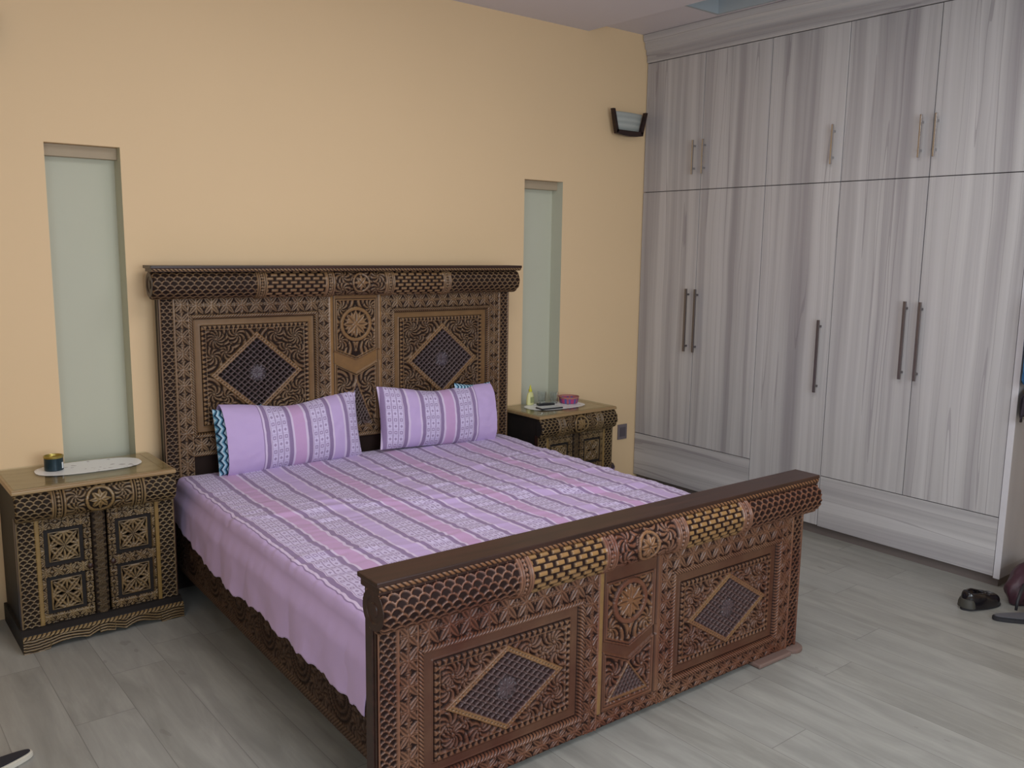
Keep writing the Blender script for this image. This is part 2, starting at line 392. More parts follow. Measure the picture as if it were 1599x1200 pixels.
# ------------------------------------------------------------------ carving patterns (all lengths in metres)
def sm(x, a, b):
    t = np.clip((x-a)/(b-a), 0, 1); return t*t*(3-2*t)
def scales(u, v, p, dx=True):
    """overlapping fish scales, arcs upward"""
    R_ = p*.60; best = np.full(u.shape, 1e9); D = np.zeros(u.shape)
    k0 = np.floor(v/(p*.56))
    for dk in (-2, -1, 0, 1, 2):
        kk = k0+dk; cv = kk*p*.56; off = np.mod(kk, 2)*.5*p
        cu = np.round((u-off)/p)*p+off
        d = np.hypot(u-cu, (v-cv)); ok = (d < R_) & (cv < best)
        best = np.where(ok, cv, best); D = np.where(ok, d, D)
    e = (R_-D)/R_
    ridge = sm(e, -.02, .04)*(1-sm(e, .17, .30))
    pip = .0
    T = np.maximum(ridge, pip); return T, T
def bricks(u, v, bu, bv):
    row = np.floor(v/bv); fu = np.mod(u/bu+.5*np.mod(row, 2), 1); fv = np.mod(v/bv, 1)
    b = (sm(fu, 0, .04)*(1-sm(fu, .66, .72)))*(sm(fv, .06, .14)*(1-sm(fv, .70, .80)))
    return b, b
def petals(x, y, r, n, L=1., w=.2, ph=0, groove=.2):
    """n lens leaves radiating from (0,0); r = leaf length"""
    th = np.arctan2(y, x)+ph; R_ = np.hypot(x, y)/r
    a = np.mod(th+PI/n, 2*PI/n)-PI/n
    wid = w*np.sin(PI*np.clip(R_/L, 0, 1))**.8
    d = np.abs(R_*np.sin(a)); inside = (R_ < L)
    return inside*(1-sm(d, wid*.72, wid*1.02))*(1-.75*(1-sm(d, wid*groove*.5, wid*groove*1.3)))
def rosette(a, b):
    """a,b in [-1,1] per square: eight pointed flower, touching its neighbours"""
    t = petals(a, b, 1.34, 4, 1., .21, PI/4, .30)
    t = np.maximum(t, petals(a, b, .90, 4, 1., .16, 0, .30)); t = np.maximum(t, .8*petals(a, b, .80, 8, 1., .05, PI/8, .01))
    for sx, sy in ((1, 0), (-1, 0), (0, 1), (0, -1)):
        t = np.maximum(t, .8*petals(a-sx, b-sy, .42, 6, 1., .22, PI/6 if sx else 0, .2))
    t = np.maximum(t, (1-sm(np.hypot(a, b), .08, .14)))
    return t
def cells(u, s): return 2*(np.mod(u/s, 1))-1
def rope(u, v, w, p=.0125):
    f = np.mod((u+v*1.1)/p, 1); st = np.sin(PI*f)
    prof = np.sqrt(np.clip(1-((v-w/2)/(w/2))**2, 0, 1))
    return prof*(.35+.65*st), sm(st, .35, .8)
def zigzag(u, v, w, p=.022):
    t = np.abs(2*np.mod(u/p, 1)-1); h = v/w
    T = np.where(t > h*.95+.08, 1., 0.); rim = (h < .14) | (h > .88)
    return np.where(rim, 1., T), np.where(rim, 1., T)
def swirls(x, y, seeds):
    """acanthus-like curled leaves, one whorl round every seed"""
    best = np.full(x.shape, 1e9); T = np.zeros(x.shape)
    for (sx, sy, n, tw, sc) in seeds:
        dx, dy = x-sx, y-sy; d = np.hypot(dx, dy); q = d/sc
        th = np.arctan2(dy, dx)+tw*np.minimum(d, .09)*22
        a = .5+.5*np.sin(n*th)
        t = sm(a, .30, .62)*sm(d, .004, .010)
        t = np.where(d < .006, 1, t)
        rim = 1-sm(np.abs(np.mod(d*1.0, .046)-.042), .001, .004)
        t = np.maximum(t*(1-.0*rim), 0)*(1-.85*(1-sm(np.abs(np.mod(d, .046)-.044), .0015, .004)))
        T = np.where(q < best, t, T); best = np.minimum(best, q)
    return T
def board(X, Z, c):
    """height (m), finish RGB and part id of the bed boards. c = layout"""
    ax = np.abs(X); H = np.zeros(X.shape); T = np.zeros(X.shape); G = np.zeros(X.shape); B = np.zeros(X.shape)
    ID = np.zeros(X.shape, int)
    def put(m, h=None, t=None, gg=None, b=None, i=None):
        if h is not None: H[m] = (h[m] if isinstance(h, np.ndarray) else h)
        if t is not None: T[m] = (t[m] if isinstance(t, np.ndarray) else t)
        if gg is not None: G[m] = (gg[m] if isinstance(gg, np.ndarray) else gg)
        if b is not None: B[m] = (b[m] if isinstance(b, np.ndarray) else b)
        if i is not None: ID[m] = i
    zc, hh, dh, fd = c['zc'], c['hh'], c['dh'], c['fd']
    # rosette frame
    s = .0745
    inv = (ax > .835); inn = (ax < .205)
    a = np.where(inv, (ax-.867)/.0325, np.where(inn, (ax-.175)/.031, cells(ax-.205, .07)))
    bz = np.where(Z > zc, (Z-(zc+hh))/((c['top']-zc-hh))*2-1, (Z-c['bot'])/((zc-hh)-c['bot'])*2-1)
    b = np.where(inv | inn, cells(Z-zc, s), bz)
    t = rosette(a, b)
    line = np.zeros(X.shape); 
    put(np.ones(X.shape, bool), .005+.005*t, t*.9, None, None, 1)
    e = (np.abs(ax-.837) < .0022) | (np.abs(ax-.898) < .0022) | (np.abs(ax-.148) < .0022)
    put(e, .011, 1.)
    # scales post
    t, _ = scales(X-.93*np.sign(X), Z, .0285)
    put(ax >= .9, .004+.006*t, t*.85, None, None, 2)
    put((ax > .9) & (ax < .907) | (ax > .958), .011, .75)
    # panels
    u = ax-.52; w = Z-zc; du = .315-np.abs(u); dv = hh-np.abs(w); d = np.minimum(du, dv); m = d > 0
    along = np.where(du < dv, w, u)*np.sign(np.where(du < dv, u, -w))
    h, t = rope(along, np.clip(d, 0, .018), .018)
    put(m, .006+.010*h, t, None, None, 3)
    t1, t2, t3 = c['t']
    pl_ = m & (d > t1)
    put(pl_, .000-.006*sm(d, t1, t1+.006)+.004*sm(d, t2-.006, t2), c['mt'], c['mg']*np.ones(X.shape), None, 4)
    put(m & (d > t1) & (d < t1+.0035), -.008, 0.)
    tz = m & (d > t2); hh2, tt = zigzag(np.where(du < dv, w, u), d-t2, t3-t2)
    put(tz, .000+.005*hh2, tt*.8, c['mg']*.6+.1, None, 5)
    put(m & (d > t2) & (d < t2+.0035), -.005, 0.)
    fo = m & (d > t3)
    W_, H_ = .315-t3, hh-t3
    sd = []
    for sx in (-1, 1):
        for sy in (-1, 1):
            sd += [(sx*(W_-.045), sy*(H_-.042), 11, sx*sy*1.0, 1.), (sx*(W_-.028), sy*(H_*.42), 8, -sx*sy*1.2, .72), (sx*(W_*.40), sy*(H_-.026), 8, -sx*sy*1.2, .72), (sx*W_*.62, sy*H_*.50, 7, sx*sy*1.4, .5)]
    t = swirls(u, w, sd)
    put(fo, -.006+.009*t, t*.70, 0., None, 5)
    # diamond
    p = u/.225+w/dh; q = u/.225-w/dh; mx = np.maximum(np.abs(p), np.abs(q))
    dm = fo & (mx < 1.0)
    bead = .5+.5*np.cos(60*np.where(np.abs(p) > np.abs(q), q, p))
    put(dm, .009, .85+0*bead, fd*np.where(np.abs(q) > np.abs(p), np.sign(-q)*.0+1, .5), None, 6)
    put(dm & (np.abs(mx-.93) < .018) & (bead > .6), .004, .2)
    la = dm & (mx < .86); n = c['ln']
    fp = np.mod(p*n/2/.86+.5*(n % 2), 1); fq = np.mod(q*n/2/.86, 1)
    bar = 1-np.minimum(sm(np.abs(fp-.5), .28, .36)*0+sm(.5-np.abs(fp-.5), .10, .17), sm(.5-np.abs(fq-.5), .10, .17))
    stud = (np.hypot(np.minimum(fp, 1-fp), np.minimum(fq, 1-fq)) < .16)
    put(la, -.012+.018*bar+.003*stud, bar*.82, 0., .8, 7)
    rr = np.hypot(u/.040, w/.040)
    cc = la & (rr < 1); t = petals(u, w, .04, 12, 1., .2, 0, .1)
    put(cc, -.002+.008*np.maximum(t, (rr > .9)*1.), t*.6+.25, 0., 1., 7)
    # centre plaque
    pm = ax < .145; xx = X
    if c['plaque']:
        pg = c['pg']; put(pm, .010, c['mt'], pg, None, 8)
        top, a1, a0, b1, b0, cz, cr, ap, tb = c['pq']
        xn = np.clip(ax/.118, 0, 1); zl = a0+(a1-a0)*xn; zh = b0+(b1-b0)*xn
        din = np.minimum(np.minimum(.118-ax, top-Z), (Z-zl)*.92)
        up_ = pm & (din > 0)
        t = swirls(xx, Z-cz, [(sx*.085, sy*(.085), 9, sx*sy, 1) for sx in (-1, 1) for sy in (-1, 1)])
        put(up_, .0+.007*t, t*.85, .2)
        put(up_ & (din < .014), .009, .75, pg*.7)
        put(up_ & (np.abs(din-.006) < .0018), .002, .0)
        rr = np.hypot(xx, Z-cz)/cr
        put(up_ & (rr < 1.04), .0, 0.)
        put(up_ & (rr < 1.0), .012, .85, pg*.7)
        t = petals(xx, Z-cz, cr*.8, 8, 1., .24, 0, .14)
        t = np.maximum(t, petals(xx, Z-cz, cr*.8, 8, 1., .12, PI/8, .1))
        put(up_ & (rr < .80), .001+.009*t, t, .25)
        dl = np.minimum(np.minimum(.118-ax, zh-Z), Z-tb)
        lo = pm & (dl > 0)
        t = swirls(xx, Z-ap, [(sx*.07, -.03, 9, sx, 1) for sx in (-1, 1)]+[(sx*.085, -.11, 8, -sx, 1) for sx in (-1, 1)]+[(sx*.05, -.2, 8, sx, 1) for sx in (-1, 1)])
        put(lo, .0+.007*t, t*.75, .0)
        put(lo & (dl < .013), .009, .75, pg*.7)
        put(lo & (np.abs(dl-.006) < .0018), .002, .0)
        tr = (ap-Z)/(ap-tb-.02)*.098-ax; ti = lo & (tr > 0) & (Z > tb+.02)
        put(ti, .010, .8, .3)
        fp = np.mod((xx+(Z-ap)*.6)/.018, 1); fq = np.mod((xx-(Z-ap)*.6)/.018, 1); br = (np.minimum(fp, fq) < .32)*1.
        put(ti & (tr > .008) & (Z > tb+.03), -.004+.01*br, br*.7, 0., .7)
        tq = rosette(cells(X-.031, .063), (Z-c['bot'])/((zc-hh)-c['bot'])*2-1); put(pm & (Z <= zc-hh), .005+.005*tq, tq*.9, 0., None, 1)
        ch = pm & (Z < zl-.001) & (Z > zh+.001)
        put(ch & ~up_ & ~lo, .001+.0*X, c['mt']+.05, pg)
        put(pm & (ax > .13) & (Z > zc-hh), .012, .8, np.where(X < 0, c['pl'], pg))
        put(pm & (np.abs(ax-.123) < .002) & (Z > zc-hh), .003, .0)
    if c.get('low'):
        z1, z2 = c['low']
        lm = (ax < .835) & (Z < z1)
        h, t = rope(X, np.clip(z1-Z, 0, .02), .02); put(lm, .004+.01*h, t, 0., 0., 1)
        put((ax < .835) & (Z < z2), -.008, 0., 0., 0., 9)
    return H, np.stack([T, G, B], -1), ID
def field(mapf, us, vs, fn, names, mat, parent, flip=False):
    U, V = np.meshgrid(us, vs, indexing='ij'); H, C, ID = fn(U, V)
    P = mapf(U, V, H).reshape(-1, 3); C = C.reshape(-1, 3); idc = ID[:-1, :-1]; out = {}
    Uc = U[:-1, :-1]
    for key, (nm, pred) in names.items():
        mask = np.isin(idc, key if isinstance(key, tuple) else (key,))
        if pred is not None: mask &= pred(Uc)
        if not mask.any(): continue
        F = grid_faces(len(us), len(vs), mask, flip)
        out[nm] = np_mesh(nm, P, F, mat, parent, C)
    return out
def roll(name, L, R_, cy, cz, mat, parent, res=.0026, foot=False, segs=None, gold=0.):
    """carved half-round rail: full cylinder with relief and rounded ends"""
    xs_ = np.arange(-L, L+1e-6, res); n = int(2*PI*R_/res); ph = np.linspace(0, 2*PI, n+1)
    X, A = np.meshgrid(xs_, ph, indexing='ij'); s = (A-PI)*R_; ax = np.abs(X)
    H = np.zeros(X.shape); T = np.zeros(X.shape); G = np.zeros(X.shape)
    sc0, r0, b1, r1 = segs     # scales beyond sc0, ring bands sc0..r0, bricks r0..b1, rings b1..r1, floral inside
    t, _ = scales(X, s, .035); m = ax > sc0; H[m] = .005*t[m]; T[m] = t[m]*.9
    def rings(m, lo, hi):
        f = (ax-lo)/(hi-lo); t = np.where((f < .16) | (np.abs(f-.27) < .06) | (f > .84) | (np.abs(f-.73) < .06), 1., 0.)
        mid = (f > .35) & (f < .65); lf = np.abs(np.mod(s/.014, 1)-.5)*2; t = np.where(mid, (np.abs(f-.5)/.15 < lf)*1., t)
        H[m] = .002+.008*t[m]; T[m] = t[m]
    if b1 > r1:
        rings((ax <= sc0) & (ax > r0), r0, sc0)
        t, _ = bricks(X, s+.003, .0465, .0185); m = (ax <= r0) & (ax > b1); H[m] = .001+.006*t[m]; T[m] = t[m]; G[m] = gold
        rings((ax <= b1) & (ax > r1), r1, b1)
    else:
        rings((ax <= sc0) & (ax > r1), r1, sc0)
    m = ax <= r1; w = r1
    s0 = s-.0
    t = swirls(X, s0, [(sx*w*.68, sy*R_*.55, 8, sx*sy, 1) for sx in (-1, 1) for sy in (-1, 1)]+[(sx*w*.4, sy*R_*1.3, 8, sx*sy, 1) for sx in (-1, 1) for sy in (-1, 1)])
    H[m] = .005*t[m]; T[m] = t[m]*.85
    cr = R_*.78; rr = np.hypot(X, s0)/cr
    q = m & (rr < 1.08); H[q] = 0; T[q] = 0
    q = m & (rr < 1.0); H[q] = .010; T[q] = .95; G[q] = gold*.4
    t = np.maximum(petals(X, s0, cr*.8, 8, 1., .24, 0, .14), 0); q = m & (rr < .8); H[q] = (.002+.008*t)[q]; T[q] = t[q]
    e = np.clip((L-ax)/.012, 0, 1); Rr = (R_+H)*(1-.16*(1-np.sqrt(1-(1-e)**2)))
    # phi = PI faces the front (-y)
    P = np.stack([X, cy+Rr*np.cos(A), cz+Rr*np.sin(A)*-1], -1)
    nu, nv = X.shape; P = P.reshape(-1, 3); C = np.stack([T, G, 0*T], -1).reshape(-1, 3)
    F = grid_faces(nu, nv, None, False)
    o = np_mesh(name, P, F, mat, parent, C)
    for sgn in (-1, 1):
        prof = [(.0005, 0), (R_*.3, 0), (R_*.34, -.003), (R_*.55, -.003), (R_*.6, 0), (R_*.9, 0), (R_*.905, -.02)]
        bm = bmesh.new(); rg = []
        for r_, z_ in prof: rg.append([bm.verts.new((sgn*(L+.001+z_), cy+r_*math.cos(a), cz+r_*math.sin(a))) for a in [2*PI*q/40 for q in range(40)]])
        for Aq, Bq in zip(rg, rg[1:]):
            for q in range(40): bm.faces.new([Aq[q], Aq[(q+1) % 40], Bq[(q+1) % 40], Bq[q]])
        bm.faces.new(rg[0])
        bmesh.ops.recalc_face_normals(bm, faces=bm.faces[:])
        me = bpy.data.meshes.new('roll_end_disc'); bm.to_mesh(me); bm.free()
        link('roll_end_disc', me, M_DARKW, parent, False)
    return o
def rope_edge(name, L, y, z0, z1, mat, parent):
    us = np.arange(-L, L+1e-6, .0022); vs = np.linspace(z0, z1, 9)
    def fn(U, V):
        w = z1-z0; h, t = rope(U, V-z0, w, .018); return .005*h, np.stack([t, 0*t+.2, 0*t], -1), np.ones(U.shape, int)
    field(lambda U, V, H: np.stack([U, y-H, V], -1), us, vs, fn, {1: (name, None)}, mat, parent)
NAMES = {1: ('rosette_frame', None), 2: ('post', None), 3: ('rope_moulding', None), 4: ('panel_moulding', None), 5: ('carved_panel', None), 6: ('diamond_frame', None), 7: ('lattice', None), 8: ('centre_plaque', None), 9: ('recessed_board', None)}
def split_sides(N):
    out = {}
    for k_, (nm, _) in N.items():
        if k_ in (2, 3, 4, 5, 6, 7):
            out[(k_, -1)] = (nm, lambda U: U < 0); out[(k_, 1)] = (nm, lambda U: U >= 0)
        else: out[(k_, 0)] = (nm, None)
    return out
def board_fields(us, vs, cfg, y0, mat, parent):
    U, V = np.meshgrid(us, vs, indexing='ij'); H, C, ID = board(U, V, cfg)
    P = np.stack([U, y0-H, V], -1).reshape(-1, 3); C = C.reshape(-1, 3); idc = ID[:-1, :-1]; Uc = U[:-1, :-1]
    for (k_, sd), (nm, pred) in split_sides(NAMES).items():
        m = idc == k_
        if pred is not None: m = m & pred(Uc)
        if m.any(): np_mesh(nm, P, grid_faces(len(us), len(vs), m), mat, parent, C)

# ------------------------------------------------------------------ bed
BY = -.0391
bed = thing('bed', 'king size carved dark wood bed with latticed headboard and footboard', 'bed', (0.012, -.1513, 0), BY)
hb = bobj('headboard', [(-.965, .965, .012, .055, 0, 1.49)], M_SIDEW, bed, .002)
cfgH = dict(ln=12, mt=.68, mg=.45, pg=.7, pl=.9, zc=1.005, hh=.2875, dh=.198, top=1.375, bot=.650, fd=.35, t=(.020, .052, .076), plaque=True,
            pq=(1.352, 1.085, 1.035, 1.02, .962, 1.218, .088, .935, .665), low=(.650, .630))
r_ = .0032
board_fields(np.arange(-.965, .9651, r_), np.arange(.40, 1.40, r_), cfgH, 0, M_HEAD, hb)
for q in (-1, 1): bobj('board_edge', [(q*.963-.003, q*.963+.003, -.002, .02, .40, 1.40)], M_DARKW, hb, 0)
roll('top_roll', 1.0, .062, -.008, 1.431, M_HEAD, hb, .0032, segs=(.535, .485, .192, .142), gold=.15)
bobj('top_plank', [(-1.008, 1.008, -.075, .058, 1.502, 1.516)], M_DARKW, hb, .003)
rope_edge('rope_edge', 1.004, -.070, 1.490, 1.504, M_HEAD, hb)
bobj('plank_moulding', [(-1.0, 1.0, -.069, .05, 1.488, 1.503)], M_DARKW, hb, .001)
# footboard, front face at local y = -2.034
FY = -2.055
fb = bobj('footboard', [(-.970, .970, FY+.010, FY+.05, .018, .73)], M_DARKW, bed, .002)
FA = .015
fb.rotation_euler = (0, 0, FA); fb.location = (-.015+FY*math.sin(FA), FY-FY*math.cos(FA), 0)
cfgF = dict(ln=10, mt=.48, mg=0., pg=.05, pl=.75, zc=.2850, hh=.2125, dh=.138, top=.592, bot=.018, fd=.4, t=(.020, .055, .078), plaque=True,
            pq=(.532, .325, .275, .285, .232, .440, .079, .222, .080))
r_ = .0026
board_fields(np.arange(-.965, .9651, r_), np.arange(.018, .600, r_), cfgF, FY, M_FOOT, fb)
for q in (-1, 1): bobj('board_edge', [(q*.963-.003, q*.963+.003, FY-.004, FY+.02, .018, .60)], M_DARKW, fb, 0)
roll('top_roll', .980, .064, FY-.016, .652, M_FOOT, fb, .0026, segs=(.535, .485, .192, .142), gold=.6)
bobj('top_plank', [(-.990, .986, FY-.058, FY+.056, .728, .742)], M_DARKW, fb, .003)
rope_edge('rope_edge', .984, FY-.054, .713, .729, M_FOOT, fb)
bobj('plank_moulding', [(-.982, .982, FY-.053, FY+.05, .705, .729)], M_DARKW, fb, .001)
for sx in (-1, 1):
    pad = bobj('foot_pad', [(min(sx*.69, sx*.895), max(sx*.69, sx*.895), FY-.045, FY+.05, 0, .019)], M_PAD, bed, .008, 3)
    pad.rotation_euler = fb.rotation_euler; pad.location = fb.location
    fd_ = lathe('foot_disc', [(.0, 0), (.050, 0), (.052, .006), (.052, .014), (.046, .018), (.0, .018)][1:], M_PAD, bed, 28, 1, 1, (sx*.945, FY+.004, 0)); fd_.rotation_euler = fb.rotation_euler; fd_.location = fb.location
# headboard feet are the posts; side rails
def rail_fn(U, V):
    z0, z1 = .125, .36
    h, t = rope(U, np.clip(V-z0, 0, .028), .028, .017); H = .004+.008*h; T = t*.8
    m = V > z0+.03
    uu = np.mod(U+.1, .30)-.15; w = V-.245
    rr = np.hypot(uu, w)
    arcs = .5+.5*np.sin(rr*2*PI/.022); pet = petals(uu, w, .035, 8, 1., .22)
    sp = swirls(uu, w, [(-.12, -.05, 8, 1, 1), (.12, -.05, 8, -1, 1), (-.12, .07, 8, -1, 1), (.12, .07, 8, 1, 1)])
    q = np.where(rr < .037, pet, np.where(rr < .095, sm(arcs, .4, .7)*(.4+.6*sm(np.sin(np.arctan2(w, uu)*36), -.4, .2)), sp))
    H = np.where(m, .006*q, H); T = np.where(m, q*.34, T*.6)
    return H, np.stack([T, 0*T, .35+0*T], -1), np.ones(U.shape, int)
for sx in (-1, 1):
    rl = bobj('side_rail', [(min(sx*.905, sx*.935), max(sx*.905, sx*.935), -2.00, .01, .125, .36)], M_DARKW, bed, .002)
    if sx < 0:
        field(lambda U, V, H: np.stack([-.936-H, U, V], -1), np.arange(-1.982, .0, .0042), np.arange(.125, .36, .0042), rail_fn, {1: ('carved_rail_face', None)}, M_HEAD, rl, flip=True)
bobj('slat_base', [(-.903, .903, -1.98, -.02, .20, .235)], M_SIDEW, bed, .002)

c_, s_ = math.cos(BY), math.sin(BY)
def bedw(x, y, z=0): return (0.012+x*c_-y*s_, -.1513+x*s_+y*c_, z)
# mattress
M_MATT = flat('white_mattress_ticking', srgb(214, 206, 214), .8)
mt = bobj('mattress', [(-.885, .885, -1.965, -.03, .237, .515)], M_MATT, None, .03, 4)
mt.location = (0.012, -.1513, 0); mt.rotation_euler = (0, 0, BY)
tag(mt, 'thick white mattress inside the carved bed under the lilac sheet', 'mattress')
# sheet ---------------------------------------------------------------------------
def ridge(x, y):
    """crease running across the bed"""
    h = 0
    for (y0, k, amp, wd_, xa, xb) in ((-1.02, -.30, .010, .020, -.8, .75), (-1.10, -.24, -.006, .02, -.7, .8), (-.62, .12, .005, .018, -.3, .9), (-1.45, -.12, .006, .022, -.9, .5), (-.35, -.10, .004, .02, -.2, .9), (-1.28, -.38, .006, .02, -.3, .9), (-.80, -.20, .006, .018, -.1, .9), (-.50, -.22, .005, .018, .1, .9), (-1.60, -.30, .005, .02, .0, .9), (-.92, -.30, .006, .014, -.6, .7)):
        if xa-.15 < x < xb+.15:
            f = min(1, max(0, (x-xa+.15)/.2))*min(1, max(0, (xb+.15-x)/.2))
            d = (y-(y0+k*x+.03*math.sin(x*9+y0*7)))/wd_
            if abs(d) < 4: h += 1.45*amp*f*math.exp(-d*d)
    return h
def sheet():
    ts = []   # cross-section samples: (kind, s)
    Wm = .925; drop = .272; rc = .035
    n1, n2 = 34, 230
    ys = np.linspace(-.022, -1.985, 320)
    V, UV = [], []
    nx = n1+n2+n1
    for i in range(nx):
        for j, y in enumerate(ys):
            nv_ = j/(len(ys)-1)
            side = 0
            if i < n1: side = -1; t = 1-i/n1
            elif i >= n1+n2: side = 1; t = (i-n1-n2+1)/n1
            wz = mn.noise(Vector((0, y*3.1, 5)))
            if side == 0:
                f = (i-n1)/(n2-1); x = -Wm+2*Wm*f
                z = .540-.004*f
                e = min(Wm-abs(x), rc)
                z -= rc-math.sqrt(max(0, rc*rc-(rc-e)**2)) if e < rc else 0
                z += .005*mn.noise(Vector((x*3, y*3, 0)))+.0045*mn.noise(Vector((x*5, y*14, 2)))+.0034*mn.noise(Vector((x*9, y*34, 4)))*(1 if y < -.3 else .5)
                z += ridge(x, y)
                z -= .02*max(0, (abs(y)-1.9)/.08)
                z += .010*math.exp(-((y+.1)/.15)**2)
                du = .004*mn.noise(Vector((x*2, y*7, 9)))+.006*mn.noise(Vector((x*6, y*24, 11)))+1.4*ridge(x, y)
                u = x+Wm-.035+du
            else:
                hem = drop-.03*math.sin(nv_*2.2)+.003*math.sin(y*46)+.004*math.sin(y*83+1)+.004*mn.noise(Vector((0, y*60, 2)))+.018*wz
                if side < 0: hem += -.095*max(0, 1-(abs(y)/.7))
                dd = rc+(hem-rc)*t
                amp = .010*t+.003
                fold = amp*(math.sin(y*9+1.5*wz)+.6*math.sin(y*19+2*t))*(.3+.7*t)+.006*t*mn.noise(Vector((y*12, t*3, 3)))
                flare = .022+.012*t
                if side < 0 and abs(y) < .45: flare -= .012*(1-abs(y)/.45); fold *= abs(y)/.45
                xx = Wm+flare*sm(np.array(t), 0, .4)+abs(fold)*.8
                x = side*xx; z = .540-dd-(.004 if side > 0 else 0)
                du = .004*mn.noise(Vector((1, y*7, 9)))
                u = (-.036-dd+du) if side < 0 else 2*Wm-.03+dd
            V.append((x, y, z)); UV.append((u, y))
    V = np.array(V); UV = np.array(UV)
    F = grid_faces(nx, len(ys), None, True)
    o = np_mesh('bed_sheet', V, F, M_FAB, None, None, UV)
    md = o.modifiers.new('thickness', 'SOLIDIFY'); md.thickness = .0025; md.offset = 1
    o.location = (0.012, -.1513, 0); o.rotation_euler = (0, 0, BY)
    return o
tag(sheet(), 'lilac striped cotton bed sheet draped over the carved bed', 'bed sheet')
# pillows ---------------------------------------------------------------------------
def pillow_mesh(Wd, Hg, Tk, nu, nv, closed, sag, seed, plain_left):
    """closed: (left, right) pinched ends; front and back faces of a stuffed cushion"""
    V, UV = [], []
    for side in (1, -1):
        for i in range(nu):
            u = -1+2*i/(nu-1)
            for j in range(nv):
                v = -1+2*j/(nv-1)
                pu = 1.0
                cl = closed[0] if u < 0 else closed[1]
                if cl: pu = max(0, 1-abs(u)**3.2)**.55
                else: pu = .82+.18*(1-abs(u)**2)
                pv = max(0, 1-abs(v)**2.6)**.62
                th = Tk/2*pu*pv
                # ends: corners poke out, edges pull in
                hx = Wd/2*u*(1-(.035*(1-v*v) if cl else 0)); hz = Hg/2*v*(1-.09*(1-u*u)*(1 if v > 0 else .3))
                if v > 0: hz -= sag*math.exp(-((u+.05)/.45)**2)*v*.5
                w = .006*mn.noise(Vector((u*3+seed, v*2, side)))+.004*mn.noise(Vector((u*9+seed, v*5, side)))
                w *= (pu*pv)
                V.append((hx, -side*(th+w), hz)); 
                uu = (hx+Wd/2-plain_left) if plain_left > 0 else (Wd/2+plain_left*-1*0-hx+plain_left)
                UV.append((uu, hz+.004*math.sin(u*8)))
    n = nu*nv
    F1 = grid_faces(nu, nv, None, False); F2 = grid_faces(nu, nv, None, True)+n
    return np.array(V), np.vstack([F1, F2]), np.array(UV)
def pillow(label, loc, rz, lean, roll_, Wd, Hg, Tk, closed, sag, seed, plain, inner):
    p = thing('pillow', label, 'pillow', loc, rz, 'lilac striped pillows against the headboard')
    p.rotation_euler = (lean, roll_, rz); p.rotation_mode = 'XYZ'
    V, F, UV = pillow_mesh(Wd, Hg, Tk, 90, 50, closed, sag, seed, plain); V[:, 2] += Hg/2
    o = np_mesh('pillowcase', V, F, M_FAB, p, None, UV)
    # white hem round the open end
    sx = -1 if not closed[0] else 1; e = sx*Wd/2
    V, F, UV = pillow_mesh(.24, Hg*.90, Tk*.70, 40, 36, (True, True), 0, seed+4, 1.)
    V[:, 2] += Hg/2*(.985 if sx < 0 else 1.13); V[:, 0] += e+sx*(inner-.12) if sx > 0 else e-(inner-.12)
    UV = V[:, [0, 2]].copy()
    np_mesh('inner_cushion', V, F, M_CHEV, p, None, UV)['label'] = 'teal and white chevron cushion inside the open end'
    return p
pillow('lilac striped pillow with teal chevron cushion showing at its open left end', bedw(-.362, -.088, .536), BY+.06, -.20, .0, .725, .345, .155, (False, True), .05, 1.3, .185, .032)
p2_ = pillow('lilac striped pillow standing before the right half of the headboard, beside the far nightstand', bedw(.440, -.105, .548), BY-.01, -.22, .05, .715, .332, .135, (True, False), .04, 7.7, -.14, .006)

# ------------------------------------------------------------------ nightstands
def ns_front(U, V):
    """front board; U in [-.306,.306] , V height"""
    ax = np.abs(U); H = np.zeros(U.shape); T = np.zeros(U.shape); G = np.zeros(U.shape); ID = np.full(U.shape, 1)
    def put(m, h, t, g=0., i=None):
        H[m] = h[m] if isinstance(h, np.ndarray) else h; T[m] = t[m] if isinstance(t, np.ndarray) else t; G[m] = g
        if i is not None: ID[m] = i
    al = np.ones(U.shape, bool)
    put(al, .0, .3)
    t, _ = scales(U-.27*np.sign(U), V, .0275); put(ax > .238, .006*t, t, 0, 1); put(ax > .297, .006, .6, 0, 1)
    put((ax > .222) & (ax <= .238), .007, .85, .8, 1)
    # doors
    dm = (ax <= .221) & (ax > .030) & (V > .088)
    a = cells(ax-.0, .046); b = cells(V, .046)
    t = rosette(a, b); put(dm, .002+.005*t, t, 0, 2)
    for z0, z1 in ((.322, .478), (.122, .280)):
        uc = .133; hw = .073; hz = (z1-z0)/2; zc = (z0+z1)/2
        d = np.minimum(hw-np.abs(ax-uc), hz-np.abs(V-zc)); m = d > 0
        put(m, -.010, .0, 0, 3)
        m2 = d > .016; 
        an, bn_ = (ax-uc)/(hw-.018), (V-zc)/(hz-.018)
        t = petals(an, bn_, 1.30, 4, 1., .17, PI/4, .30)
        for qx, qy in ((1, 0), (-1, 0), (0, 1), (0, -1)): t = np.maximum(t, petals(an-qx, bn_-qy, .78, 10, 1., .11, PI/10, .05))
        put(m2, -.004+.008*t, t*.95, 0, 3)
        put(m2 & (d < .020), .004, .85, .3, 3)
    # centre stile
    cs = (ax <= .030); t = (np.abs(np.mod(V/.05, 1)-.5)*2 > ax/.026)*1.
    t = np.maximum(t*.4, .8*petals(U, np.mod(V, .05)-.025, .026, 6, 1., .3, 0, .2)); put(cs, .004+.005*t, t*.45, 0, 4); put((ax > .026) & (ax <= .033), -.004, 0., 0, 4)
    return H, np.stack([T, G, 0*T], -1), ID
